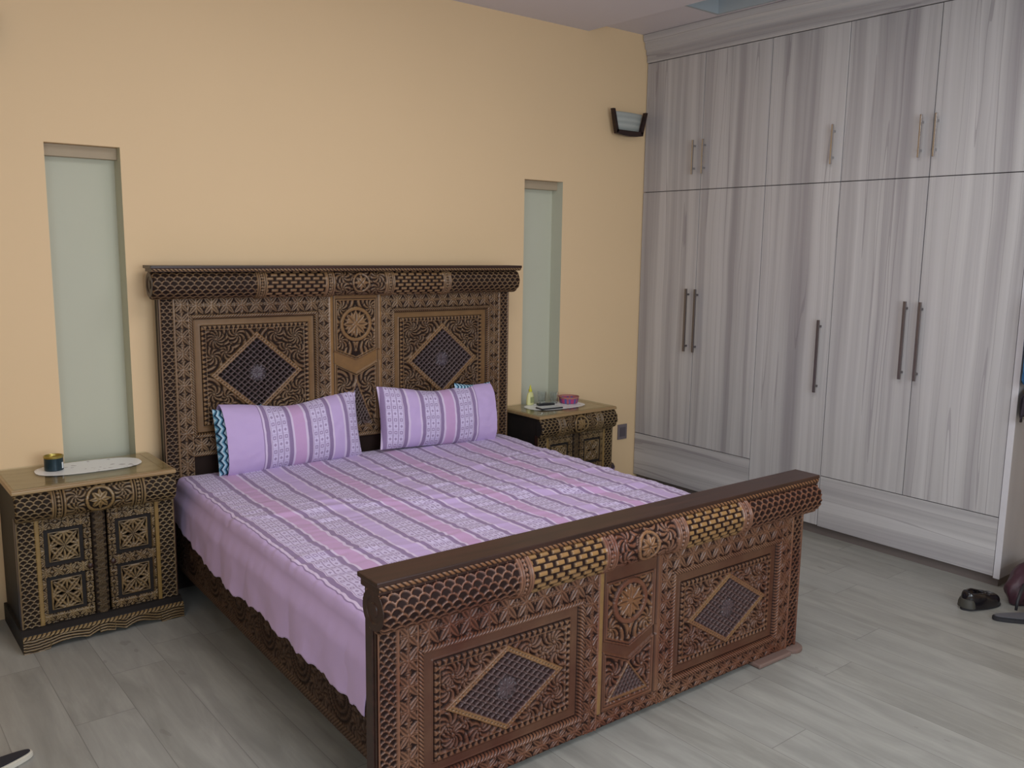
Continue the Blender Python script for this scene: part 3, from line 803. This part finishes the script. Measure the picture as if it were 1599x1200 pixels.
def nightstand(label, x0, extra):
    cx = x0+.3115
    t = thing('nightstand', label, 'nightstand', (cx, 0, 0), 0, 'carved nightstands beside the bed')
    yb, yf = -.015, -.375
    bobj('carcass', [(-.300, .300, yf+.004, yb, .06, .640)], M_SIDEW, t, .002)
    us = np.arange(-.304, .3041, .0026); vs = np.arange(.075, .545, .0026)
    U, V = np.meshgrid(us, vs, indexing='ij'); H, C, ID = ns_front(U, V)
    P = np.stack([U, yf-H, V], -1).reshape(-1, 3); C = C.reshape(-1, 3); idc = ID[:-1, :-1]; Uc = U[:-1, :-1]
    np_mesh('carved_frame', P, grid_faces(len(us), len(vs), (idc == 1)), M_NS, t, C)
    np_mesh('centre_stile', P, grid_faces(len(us), len(vs), (idc == 4)), M_NS, t, C)
    for s in (-1, 1):
        sd = (Uc < 0) if s < 0 else (Uc >= 0)
        d = np_mesh('door', P, grid_faces(len(us), len(vs), (idc == 2) & sd), M_NS, t, C)
        for up_ in (0, 1):
            vm = (V[:-1, :-1] > .3) if up_ else (V[:-1, :-1] <= .3)
            np_mesh('door_panel', P, grid_faces(len(us), len(vs), (idc == 3) & sd & vm), M_NS, d, C)
        lathe('knob', [(.004, 0), (.005, .006), (.010, .010), (.011, .015), (.006, .019), (.001, .020)], M_DARKW, d, 14)
        kb = d.children[-1]; kb.location = (s*.044, yf-.004, .300); kb.rotation_euler = (PI/2, 0, 0)
    for q in (-1, 1): bobj('side_strip', [(q*.303-.003, q*.303+.003, yf-.004, yf+.02, .07, .54)], M_DARKW, t, 0)
    # rounded drawer front
    dr = bobj('drawer', [(-.298, .298, yf-.012, yf+.02, .530, .636)], M_DARKW, t, .001)
    roll_ns(dr, yf)
    # plinth with shaped lower edge
    us = np.linspace(-.312, .312, 121)
    low = lambda u: 0 if abs(u) > .215 else .012+.020*(1-abs(u)/.215)**.4*abs(math.cos(min(abs(u)/.215, 1)*PI*1.5))+(.0 if abs(u) > .03 else -.012)
    bm = bmesh.new(); prev = None
    for u in us:
        z0 = max(0, low(u)); ring = [bm.verts.new(p) for p in ((u, yf-.050, z0), (u, yf-.050, .055), (u, yf-.042, .070), (u, yf-.018, .084), (u, yf+.0, .086), (u, yf+.0, z0))]
        if prev:
            for q in range(6): bm.faces.new([prev[q], ring[q], ring[(q+1) % 6], prev[(q+1) % 6]])
        else: bm.faces.new(ring)
        prev = ring
    bm.faces.new(prev[::-1]); bmesh.ops.recalc_face_normals(bm, faces=bm.faces[:])
    for s in (-1, 1): box_bm(bm, min(s*.300, s*.312), max(s*.300, s*.312), yf-.0, yb, 0, .08)
    me = bpy.data.meshes.new('plinth'); bm.to_mesh(me); bm.free(); pln = link('plinth', me, M_SIDEW, t)
    def pf(U, V):
        h, tt = rope(U, np.clip(.070-V, 0, .016), .016, .017); ropem = V > .054
        lo = np.array([low(u) for u in U[:, 0]])[:, None]
        d = V-lo; w = .5+.5*np.sin(d*2*PI/.012+2*np.sin(U*40)); w2 = sm(w, .35, .65)
        H = np.where(ropem, .006*h, .004*w2); T = np.where(ropem, tt, w2*.8)
        return H, np.stack([T, 0*T+.2, 0*T], -1), np.ones(U.shape, int)
    us2 = np.linspace(-.312, .312, 250); vv = np.linspace(0, 1, 26)
    U, S = np.meshgrid(us2, vv, indexing='ij'); lo = np.array([max(0, low(u)) for u in us2])[:, None]
    Vz = lo+(.070-lo)*S; H, C, _ = pf(U, Vz)
    P = np.stack([U, yf-.0505-H+.012*sm(Vz, .058, .07), Vz], -1).reshape(-1, 3)
    np_mesh('plinth_carving', P, grid_faces(250, 26), M_NS, pln, C.reshape(-1, 3))
    # top board and its glass
    tp = bobj('top', [(-.3125, .3125, -.405, -.004, .640, .655)], M_TOPW, t, .004, 3)
    bobj('top_border', [(-.310, .310, -.400, -.372, .655, .6575), (-.310, -.270, -.372, -.03, .655, .6575), (.270, .310, -.372, -.03, .655, .6575)], M_TOPW, tp, .001)
    bobj('glass_top', [(-.300, .300, -.388, -.010, .6578, .6618)], M_GLASS, t, .0008, 1)
    return t
def roll_ns(parent, yf):
    L, R_ = .306, .060; res = .0026; cz, cy = .583, yf+.012
    xs_ = np.arange(-L, L+1e-6, res); A_ = np.linspace(.5*PI*.93, 1.5*PI*1.02, 90)
    X, A = np.meshgrid(xs_, A_, indexing='ij'); s = -(A-PI)*R_; ax = np.abs(X)
    H = np.zeros(X.shape); T = np.zeros(X.shape); G = np.zeros(X.shape)
    t, _ = scales(X, s, .030); m = ax > .178; H[m] = .005*t[m]; T[m] = t[m]
    f = (ax-.125)/.053; m = (ax <= .178) & (ax > .125)
    t = np.where((f < .15) | (f > .85) | (np.abs(f-.28) < .05) | (np.abs(f-.72) < .05), 1., 0.); lf = np.abs(np.mod(s/.016, 1)-.5)*2
    t = np.where((f > .36) & (f < .64), (np.abs(f-.5)/.14 < lf)*1., t); H[m] = .001+.006*t[m]; T[m] = t[m]
    m = ax <= .125
    t = swirls(X, s, [(sx*.088, sy*.024, 8, sx*sy, 1) for sx in (-1, 1) for sy in (-1, 1)]+[(sx*.088, sy*.07, 8, -sx*sy, 1) for sx in (-1, 1) for sy in (-1, 1)])
    H[m] = .004*t[m]; T[m] = t[m]*.85
    rr = np.hypot(X, s)/.055; q = m & (rr < 1.08); H[q] = 0; T[q] = 0
    q = rr < 1; H[q] = .008; T[q] = .95; G[q] = .3
    q = (rr < .8); t = petals(X, s, .04, 4, 1., .32, PI/4, .14); t = np.maximum(t, petals(X, s, .042, 4, 1., .2, 0, .14)); H[q] = (.001+.007*t)[q]; T[q] = t[q]
    e = np.clip((L-ax)/.010, 0, 1); Rr = (R_+H)*(1-.14*(1-np.sqrt(1-(1-e)**2)))
    P = np.stack([X, cy+Rr*np.cos(A)*1.0, cz-Rr*np.sin(A)*-1.0], -1).reshape(-1, 3)
    np_mesh('carved_drawer_face', P, grid_faces(len(xs_), 90, None, True), M_NS, parent, np.stack([T, G, 0*T], -1).reshape(-1, 3))
    for sgn in (-1, 1):
        prism('drawer_end_cheek', [(cy+R_*.9*math.cos(a), cz+R_*.9*math.sin(a)) for a in np.linspace(PI*.52, PI*1.48, 24)], sgn*(L-.012), sgn*(L-.001), 0, M_SIDEW, parent)
kk = NT('thin_clear_glass_sheet', .05)
tr_ = kk.n('ShaderNodeBsdfTransparent'); tr_.inputs[0].default_value = (.96, .985, .97, 1)
gl_ = kk.n('ShaderNodeBsdfGlossy'); gl_.inputs['Roughness'].default_value = .06
fr_ = kk.n('ShaderNodeFresnel'); fr_.inputs[0].default_value = 1.5
mx_ = kk.n('ShaderNodeMixShader'); ge_ = kk.n('ShaderNodeNewGeometry'); kk.t.links.new(kk.math('MULTIPLY', fr_.outputs[0], kk.math('SUBTRACT', 1, ge_.outputs['Backfacing'])), mx_.inputs[0]); kk.t.links.new(tr_.outputs[0], mx_.inputs[1]); kk.t.links.new(gl_.outputs[0], mx_.inputs[2])
kk.t.links.new(mx_.outputs[0], kk.t.nodes['Material Output'].inputs[0]); M_GLASS = kk.m
nightstand('carved nightstand nearest the camera, with a green tin on its white oval mat', -1.621, 0)
nightstand('far carved nightstand beside the wardrobe, with a lotion bottle and basket on top', 1.053, 1)
TZ = .6618
# oval mats
def doily_mat():
    k = NT('printed_white_vinyl', .35, .5); p = k.coord()
    v = k.n('ShaderNodeTexVoronoi'); k.put(v.inputs['Vector'], p); v.inputs['Scale'].default_value = 26
    n = k.noise(p, 9, 3); n2 = k.noise(p, 60, 3)
    f = k.math('MULTIPLY', k.math('GREATER_THAN', n, .54), k.math('LESS_THAN', v.outputs['Distance'], k.math('MULTIPLY', n2, .62)))
    return k.base(k.mix(k.math('MULTIPLY', f, .55), srgb(236, 238, 238), srgb(140, 130, 138)))
M_DOI = doily_mat()
def mat_(name, label, x, y, a, b, rz):
    o = lathe(name, [(.90, 0), (.985, 0), (1., .0008), (.985, .0016), (.93, .0012), (.002, .0012)], M_DOI, None, 96, a, b, (0, 0, 0), lambda t: (1+.005*math.cos(t*28))/((abs(math.cos(t))**2.7+abs(math.sin(t))**2.7)**(1/2.7)))
    o.location = (x, y, TZ); o.rotation_euler = (0, 0, rz)
    return tag(o, label, 'table mat', 'oval white mats on the nightstands')
mat_('oval_mat', 'white oval printed mat under the green tin on the near nightstand', -1.285, -.165, .208, .112, -.06)
mat_('oval_mat', 'white oval mat under the bottle and basket on the far nightstand', 1.355, -.190, .205, .112, -.06)
MZ = TZ+.0018
# open tin
M_TIN = flat('dark_teal_tin', srgb(30, 52, 62), .28, .3); M_TING = flat('gilt_tin_lining', srgb(176, 158, 84), .3, .8); M_LBL = flat('white_paper_label', srgb(220, 226, 230), .6)
tn = thing('tin', 'small dark teal open tin with gilt rim on the near nightstand mat', 'tin', (-1.418, -.148, MZ), .3)
lathe('body', [(.034, 0), (.037, .002), (.037, .054), (.0372, .058), (.0345, .058), (.0345, .004), (.001, .004)], M_TIN, tn, 40)
lathe('gilt_rim', [(.0378, .053), (.0384, .055), (.0384, .0615), (.0345, .0625), (.0335, .061), (.0335, .006), (.0338, .006)], M_TING, tn, 40)['label'] = 'gilt rim and lining'
bm = bmesh.new(); vs_ = []
for a in np.linspace(-1.15, -.80, 6): vs_.append((bm.verts.new((.0376*math.cos(a), .0376*math.sin(a), .008)), bm.verts.new((.0376*math.cos(a), .0376*math.sin(a), .034))))
for a, b in zip(vs_, vs_[1:]): bm.faces.new([a[0], b[0], b[1], a[1]])
me = bpy.data.meshes.new('label_sticker'); bm.to_mesh(me); bm.free(); link('label_sticker', me, M_LBL, tn)
# lotion bottle
M_LOT = flat('pale_yellow_plastic', srgb(214, 212, 150), .4); M_CAP = flat('yellow_cap', srgb(206, 200, 60), .4); M_LOTL = flat('faint_olive_print', srgb(150, 156, 110), .5)
lb = thing('lotion_bottle', 'pale yellow lotion bottle with yellow nozzle cap on the far nightstand', 'bottle', (1.245, -.085, MZ), .15)
lathe('body', [(.025, 0), (.029, .003), (.029, .03), (.026, .055), (.021, .072), (.010, .080), (.009, .084), (.001, .084)], M_LOT, lb, 30, 1, .62)
lathe('cap', [(.011, .082), (.011, .094), (.007, .098), (.005, .112), (.0025, .122), (.0008, .123)], M_CAP, lb, 20)
bobj('printed_label', [(-.016, .016, -.0195, -.0175, .014, .050)], M_LOTL, lb, .0008, 1)
# drinking glasses
kk = NT('clear_tumbler_glass', .03); kk.b.inputs['Transmission Weight'].default_value = 1; kk.b.inputs['IOR'].default_value = 1.45; kk.base((.92, .96, 1, 1)); M_TUMB = kk.m
for q, (x, y, lb_) in enumerate(((1.348, -.075, 'clear drinking glass on the far nightstand, the one next to the lotion bottle'), (1.405, -.125, 'clear drinking glass on the far nightstand, the one next to the woven basket'))):
    tb = lathe('drinking_glass', [(.020, 0), (.022, .002), (.027, .070), (.0275, .0705), (.0260, .0705), (.0205, .006), (.001, .006)], M_TUMB, None, 32)
    tb.location = (x, y, MZ); tag(tb, lb_, 'glass', 'drinking glasses on the far nightstand')
# woven basket
def basket_mat():
    k = NT('woven_pink_blue_raffia', .7, .2); x, y, z = k.sep(k.coord())
    a = k.math('ARCTAN2', y, x); s = k.math('FRACT', k.math('MULTIPLY', a, 6/(2*PI)))
    c = k.ramp(s, [(0, srgb(178, 70, 116)), (.36, srgb(96, 96, 158)), (.6, srgb(180, 92, 104)), (.8, srgb(108, 86, 146))], True)
    w = k.math('FRACT', k.math('MULTIPLY', z, 150)); k.bump(k.math('SINE', k.math('MULTIPLY', z, 900)), .5, .002)
    rim = k.math('GREATER_THAN', z, .031)
    return k.base(k.mix(rim, c, srgb(176, 120, 112)))
bk = thing('woven_basket', 'small round pink and blue woven basket on the far nightstand', 'basket', (1.492, -.165, MZ), 0)
lathe('body', [(.050, 0), (.056, .003), (.064, .040), (.066, .042), (.062, .043), (.053, .006), (.001, .006)], basket_mat(), bk, 48)
# remote and phone
M_BLK = flat('black_plastic', srgb(24, 28, 34), .3); M_WHP = flat('white_glossy_plastic', srgb(205, 208, 210), .25)
ph = thing('phone', 'white-backed phone with dark sides lying at the front of the far mat', 'phone', (1.262, -.245, MZ), -.13)
bobj('case', [(-.077, .077, -.036, .036, .0, .009)], M_BLK, ph, .004, 3)
bobj('back_cover', [(-.074, .074, -.033, .033, .009, .0105)], M_WHP, ph, .0007, 1)['label'] = 'white back cover'
rc_ = thing('remote_control', 'slim black remote control on the far mat behind the phone', 'remote control', (1.315, -.150, MZ), -.3)
bobj('body', [(-.055, .055, -.018, .018, 0, .013)], M_BLK, rc_, .004, 3)
bobj('buttons', [(-.04+.016*q, -.033+.016*q, -.010+.012*w, -.004+.012*w, .0128, .0145) for q in range(5) for w in range(2)], flat('grey_rubber', srgb(90, 92, 96), .6), rc_, .0005, 1)
# socket
so = thing('wall_socket', 'grey square wall socket on the yellow wall near the wardrobe', 'socket', (2.146, 0, .372), 0)
bobj('plate', [(-.043, .043, -.009, -.0005, -.052, .052)], flat('grey_socket_plastic', srgb(118, 108, 112), .4), so, .002)
bobj('socket_insert', [(-.026, .026, -.012, -.009, -.032, .032)], flat('darker_socket_plastic', srgb(92, 84, 90), .4), so, .001)
# lilac bin
bn = thing('waste_bin', 'small lilac waste bin on the floor by the far nightstand', 'bin', (1.80, -.17, 0), 0)
lathe('body', [(.055, 0), (.060, .003), (.078, .195), (.082, .200), (.082, .207), (.076, .207), (.058, .008), (.001, .008)], flat('lilac_plastic', srgb(160, 140, 180), .4), bn, 36)
lathe('dark_liner', [(.0775, .200), (.080, .212), (.070, .232), (.045, .226), (.02, .215), (.001, .212)], flat('dark_bin_liner', srgb(52, 38, 48), .5), bn, 30, 1, 1, (0, 0, 0), lambda a: 1+.03*math.sin(a*7))

# ------------------------------------------------------------------ wall lamps
def frosted():
    k = NT('rippled_frosted_glass', .25, .6); z = k.sep(k.coord())[2]
    w = k.math('SINE', k.math('MULTIPLY', z, 190)); k.bump(w, .4, .003)
    return k.base(k.mix(k.math('MULTIPLY', k.math('ADD', w, 1), .25), srgb(176, 180, 174), srgb(140, 148, 144)))
M_FRO = frosted()
def sconce(label, x):
    t = thing('wall_lamp', label, 'wall lamp', (x, 0, 2.345), 0, 'wall lamps with dark wooden frames')
    wt, wb, h, th = .158, .120, .150, .018; y0, y1 = -.078, -.052
    def arm(s): return [(s*(wt), h), (s*(wt-th), h), (s*(wb-th), th*.9), (s*wb, 0)]
    for s in (-1, 1): prism('frame_arm', arm(s), y0, y1, 1, M_LAMPW, t)
    prism('frame_base', [(-wb, 0), (-wb*.5, -.008), (0, -.011), (wb*.5, -.008), (wb, 0), (wb-.004, .024), (-wb+.004, .024)], y0, y1, 1, M_LAMPW, t)
    # curved glass
    n = 20; V = []; zs_ = [.020, .05, .08, .11, .138]
    for z in zs_:
        wz = wb+(wt-wb)*z/h-.019
        for i in range(n+1):
            f = -1+2*i/n; V.append((wz*f, -.004-.062*math.sqrt(max(0, 1-.45*f*f))-0*z, z))
    F = [(a*(n+1)+i, a*(n+1)+i+1, (a+1)*(n+1)+i+1, (a+1)*(n+1)+i) for a in range(len(zs_)-1) for i in range(n)]
    o = np_mesh('glass_shade', V, F, M_FRO, t); md = o.modifiers.new('s', 'SOLIDIFY'); md.thickness = .004
    bobj('wall_plate', [(-.06, .06, -.012, -.0008, .02, .11)], M_LAMPW, t, .002)
sconce('dark wood framed glass wall lamp high in the corner beside the wardrobe', 2.052)
sconce('dark wood framed glass wall lamp at the top left, mostly outside the frame', -1.648)

# ------------------------------------------------------------------ shoes, bag, clothes
def shoe_mesh(name, L, Wd, Hh, sole, mat, parent, open_top=.0, n=26, m=20):
    """closed shoe body along +y (toe at +L/2)"""
    V = []; 
    for i in range(n):
        f = i/(n-1); y = -L/2+L*f
        w = Wd/2*(.66+.34*math.sin(PI*min(1, (f*.9+.12))))*math.sqrt(max(.0, 1-max(0, (f-.80)/.20)**2*.96))*math.sqrt(max(0, 1-max(0, (.10-f)/.10)**2*.9))
        h = Hh*(1-.62*sm(np.array(f), .35, .85))*(1-.35*max(0, (f-.9)/.1))
        for j in range(m):
            a = 2*PI*j/m; x = w*math.copysign(abs(math.cos(a))**.7, math.cos(a)); z = h/2+h/2*math.copysign(abs(math.sin(a))**.8, math.sin(a))
            V.append((x*(1-.25*max(0, z/h-.5)), y, z+sole))
    F = [(i*m+j, i*m+(j+1) % m, (i+1)*m+(j+1) % m, (i+1)*m+j) for i in range(n-1) for j in range(m)]
    for i in (0, n-1):
        for j in range(0, m//2): pass
    o = np_mesh(name, V, F, mat, parent)
    return o
def outline(L, Wd, n=40, grow=0):
    pts = []
    for i in range(n):
        a = 2*PI*i/n; y = math.sin(a); x = math.cos(a)
        w = Wd/2*(.84+.16*math.sin(y*1.6+.2)); pts.append(((w+grow)*math.copysign(abs(x)**.8, x), (L/2+grow)*math.copysign(abs(y)**.85, y)))
    return pts
def slab(name, pts, z0, z1, mat, parent, bev=.002):
    return prism(name, pts, z0, z1, 2, mat, parent, bev)
M_SHOE = flat('black_patent_leather', srgb(26, 24, 28), .18); M_SHO2 = flat('black_suede', srgb(34, 33, 38), .6); M_SOLE = flat('grey_rubber_sole', srgb(92, 92, 98), .6)
M_CREAM = flat('cream_slipper_leather', srgb(206, 200, 186), .55); M_NAVY = flat('navy_insole', srgb(28, 32, 44), .6)
def pump(label, x, y, rz, group):
    t = thing('shoe', label, 'shoe', (x, y, 0), rz, group); t.scale = (1, .86, 1.1)
    slab('sole', outline(.270, .096), 0, .010, M_SHO2, t)
    # body: rounded toe vamp and heel counter as one closed surface with a foot opening
    V = []; n, m = 34, 30
    for i in range(n):
        f = i/(n-1); yv = -.130+.260*f
        w = .047*math.sqrt(max(.02, 1-abs(2*f-1)**4))*(.86+.14*math.sin(PI*f))
        h = .078-.030*sm(np.array(f), .35, .75); h *= math.sqrt(max(.03, 1-max(0, (f-.72)/.28)**2)); h *= math.sqrt(max(.15, 1-max(0, (.12-f)/.12)**2))
        op = float(sm(np.array(f), .08, .16)*(1-sm(np.array(f), .52, .62)))
        for j in range(m):
            a_ = -PI*.02+PI*1.04*j/(m-1); cx_, sz_ = math.cos(a_), math.sin(a_)
            z = h*max(0, sz_)**.6; z = z-(op*.045*max(0, sz_)**10 if op else 0)
            V.append((w*math.copysign(abs(cx_)**.7, cx_), yv, .009+max(0, z)))
    F = [(i*m+j, (i+1)*m+j, (i+1)*m+j+1, i*m+j+1) for i in range(n-1) for j in range(m-1)]
    np_mesh('upper', V, F, M_SHOE, t)
    ring = [(.034*math.cos(a_)*.85, -.040+.062*math.sin(a_), .074-.012*math.sin(a_)*(1 if math.sin(a_) > 0 else -.2)-.003) for a_ in np.linspace(0, 2*PI, 33)]
    tube('collar', ring, .0045, M_SHOE, t, 8)
    pass
    lathe('heel_counter', [(.002, .052), (.022, .052), (.034, .046), (.040, .030), (.042, .012), (.002, .010)][::-1], flat('olive_black_heel', srgb(62, 60, 54), .6), t, 28, 1, .9, (0, -.100, 0))
    return t
pump('black patent shoe with an olive heel, nearest the wardrobe corner', 1.957, -2.505, -1.85, 'dark footwear by the wardrobe end')
def sandal(label, x, y, rz, mi, ms, strap, group, s=1.):
    t = thing('sandal', label, 'sandal', (x, y, 0), rz, group)
    slab('sole', outline(.25*s, .092*s), 0, .020, ms, t, .004); slab('insole', outline(.25*s, .092*s, grow=-.008), .020, .0235, mi, t, .001)
    for y0, y1 in ((.03*s, .085*s),):
        V = []; n = 16
        for i in range(7):
            yy = y0+(y1-y0)*i/6
            for j in range(n):
                a = PI*j/(n-1); V.append((.047*s*math.cos(a), yy, .018+.040*s*math.sin(a)*(1-.25*i/6)))
        F = [(i*n+j, i*n+j+1, (i+1)*n+j+1, (i+1)*n+j) for i in range(6) for j in range(n-1)]
        o = np_mesh('strap', V, F, strap, t); md = o.modifiers.new('s', 'SOLIDIFY'); md.thickness = .004
    return t
sandal('grey and black sandal lying beside the black patent shoe', 1.950, -2.700, -2.3, M_SOLE, M_SHO2, M_SHOE, 'dark footwear by the wardrobe end', 1.12)
sandal('cream slipper with dark navy insole at the bottom left of the floor', -1.855, -1.235, 1.80, M_NAVY, M_CREAM, M_CREAM, 'cream slippers at the bottom left')
sandal('cream slipper with dark insole, the one farther left on the floor', -1.965, -1.150, 1.95, M_NAVY, M_CREAM, M_CREAM, 'cream slippers at the bottom left')
# maroon bag
def blob(name, loc, sx, sy, sz, mat, parent, seed, amp=.12, flat_=True):
    bm = bmesh.new(); bmesh.ops.create_icosphere(bm, subdivisions=4, radius=1)
    for v in bm.verts:
        n_ = 1+amp*mn.noise(v.co*1.7+Vector((seed, 0, 0)))+amp*.5*mn.noise(v.co*4+Vector((seed, 5, 0)))
        c = v.co*n_; z = c.z
        if flat_: z = max(z, -.62)
        v.co = Vector((c.x*sx+loc[0], c.y*sy+loc[1], (z+(.62 if flat_ else 0))*sz+loc[2]))
    me = bpy.data.meshes.new(name); bm.to_mesh(me); bm.free(); return link(name, me, mat, parent, True)
M_MAR = flat('dark_maroon_leather', srgb(62, 32, 44), .45); M_MARL = flat('dusty_pink_trim', srgb(134, 104, 116), .5)
bg = thing('handbag', 'dark maroon slouchy handbag on the floor against the wardrobe end', 'bag', (2.240, -2.605, 0), -.08)
blob('body', (0, 0, 0), .175, .072, .112, M_MAR, bg, 4.)
tube('handle', [(-.10, -.03, .10), (-.15, -.045, .115), (-.20, -.055, .10), (-.235, -.06, .06), (-.245, -.062, .02)], [.007, .008, .008, .007, .006], M_SHO2, bg, 10)
tube('pink_piping', [(-.165, -.062, .045), (-.10, -.090, .058), (-.02, -.100, .075), (.06, -.098, .085), (.12, -.08, .090)], [.006, .009, .009, .008, .006], M_MARL, bg, 10)
# clothes on the wardrobe end
def garment(label, cat, name, x, y, ztop, zbot, w, d, mat, seed, hookx):
    V = []; nz_, na = 40, 48
    for i in range(nz_):
        f = i/(nz_-1); z = ztop+(zbot-ztop)*f
        ww = w*(.28+.72*sm(np.array(f), 0, .35)); dd = d*(.5+.5*sm(np.array(f), 0, .5))
        for j in range(na):
            a = 2*PI*j/na; r = 1+.16*math.sin(a*7+seed+f*1.5)+.08*math.sin(a*13+seed*2)
            V.append((x+ww*math.cos(a)*r, y+dd*(math.sin(a)*r*.8), z+.02*math.sin(a*5+seed)*(f > .9)))
    F = [(i*na+j, i*na+(j+1) % na, (i+1)*na+(j+1) % na, (i+1)*na+j) for i in range(nz_-1) for j in range(na)]
    o = np_mesh(name, V, F, mat, None); return tag(o, label, cat)
M_BLUE = flat('bright_blue_cotton', srgb(58, 110, 160), .8); M_DKC = flat('dark_plum_cloth', srgb(44, 36, 46), .85)
garment('blue cotton shirt hanging on the end panel of the wardrobe', 'shirt', 'blue_shirt', 2.285, -2.513, 1.56, 1.02, .105, .034, M_BLUE, 1.2, 0)
garment('dark plum scarf hanging below the blue shirt on the wardrobe end', 'scarf', 'dark_scarf', 2.292, -2.513, 1.005, .86, .100, .034, M_DKC, 3.1, 0)
# pale blue plastic bag at the far left wall
pb = blob('plastic_bag', (0, 0, 0), .10, .07, .115, flat('pale_blue_plastic_film', srgb(120, 158, 182), .3), None, 9.)
pb.location = (-1.765, -.10, 0); tag(pb, 'pale blue plastic bag on the floor left of the near nightstand', 'plastic bag')
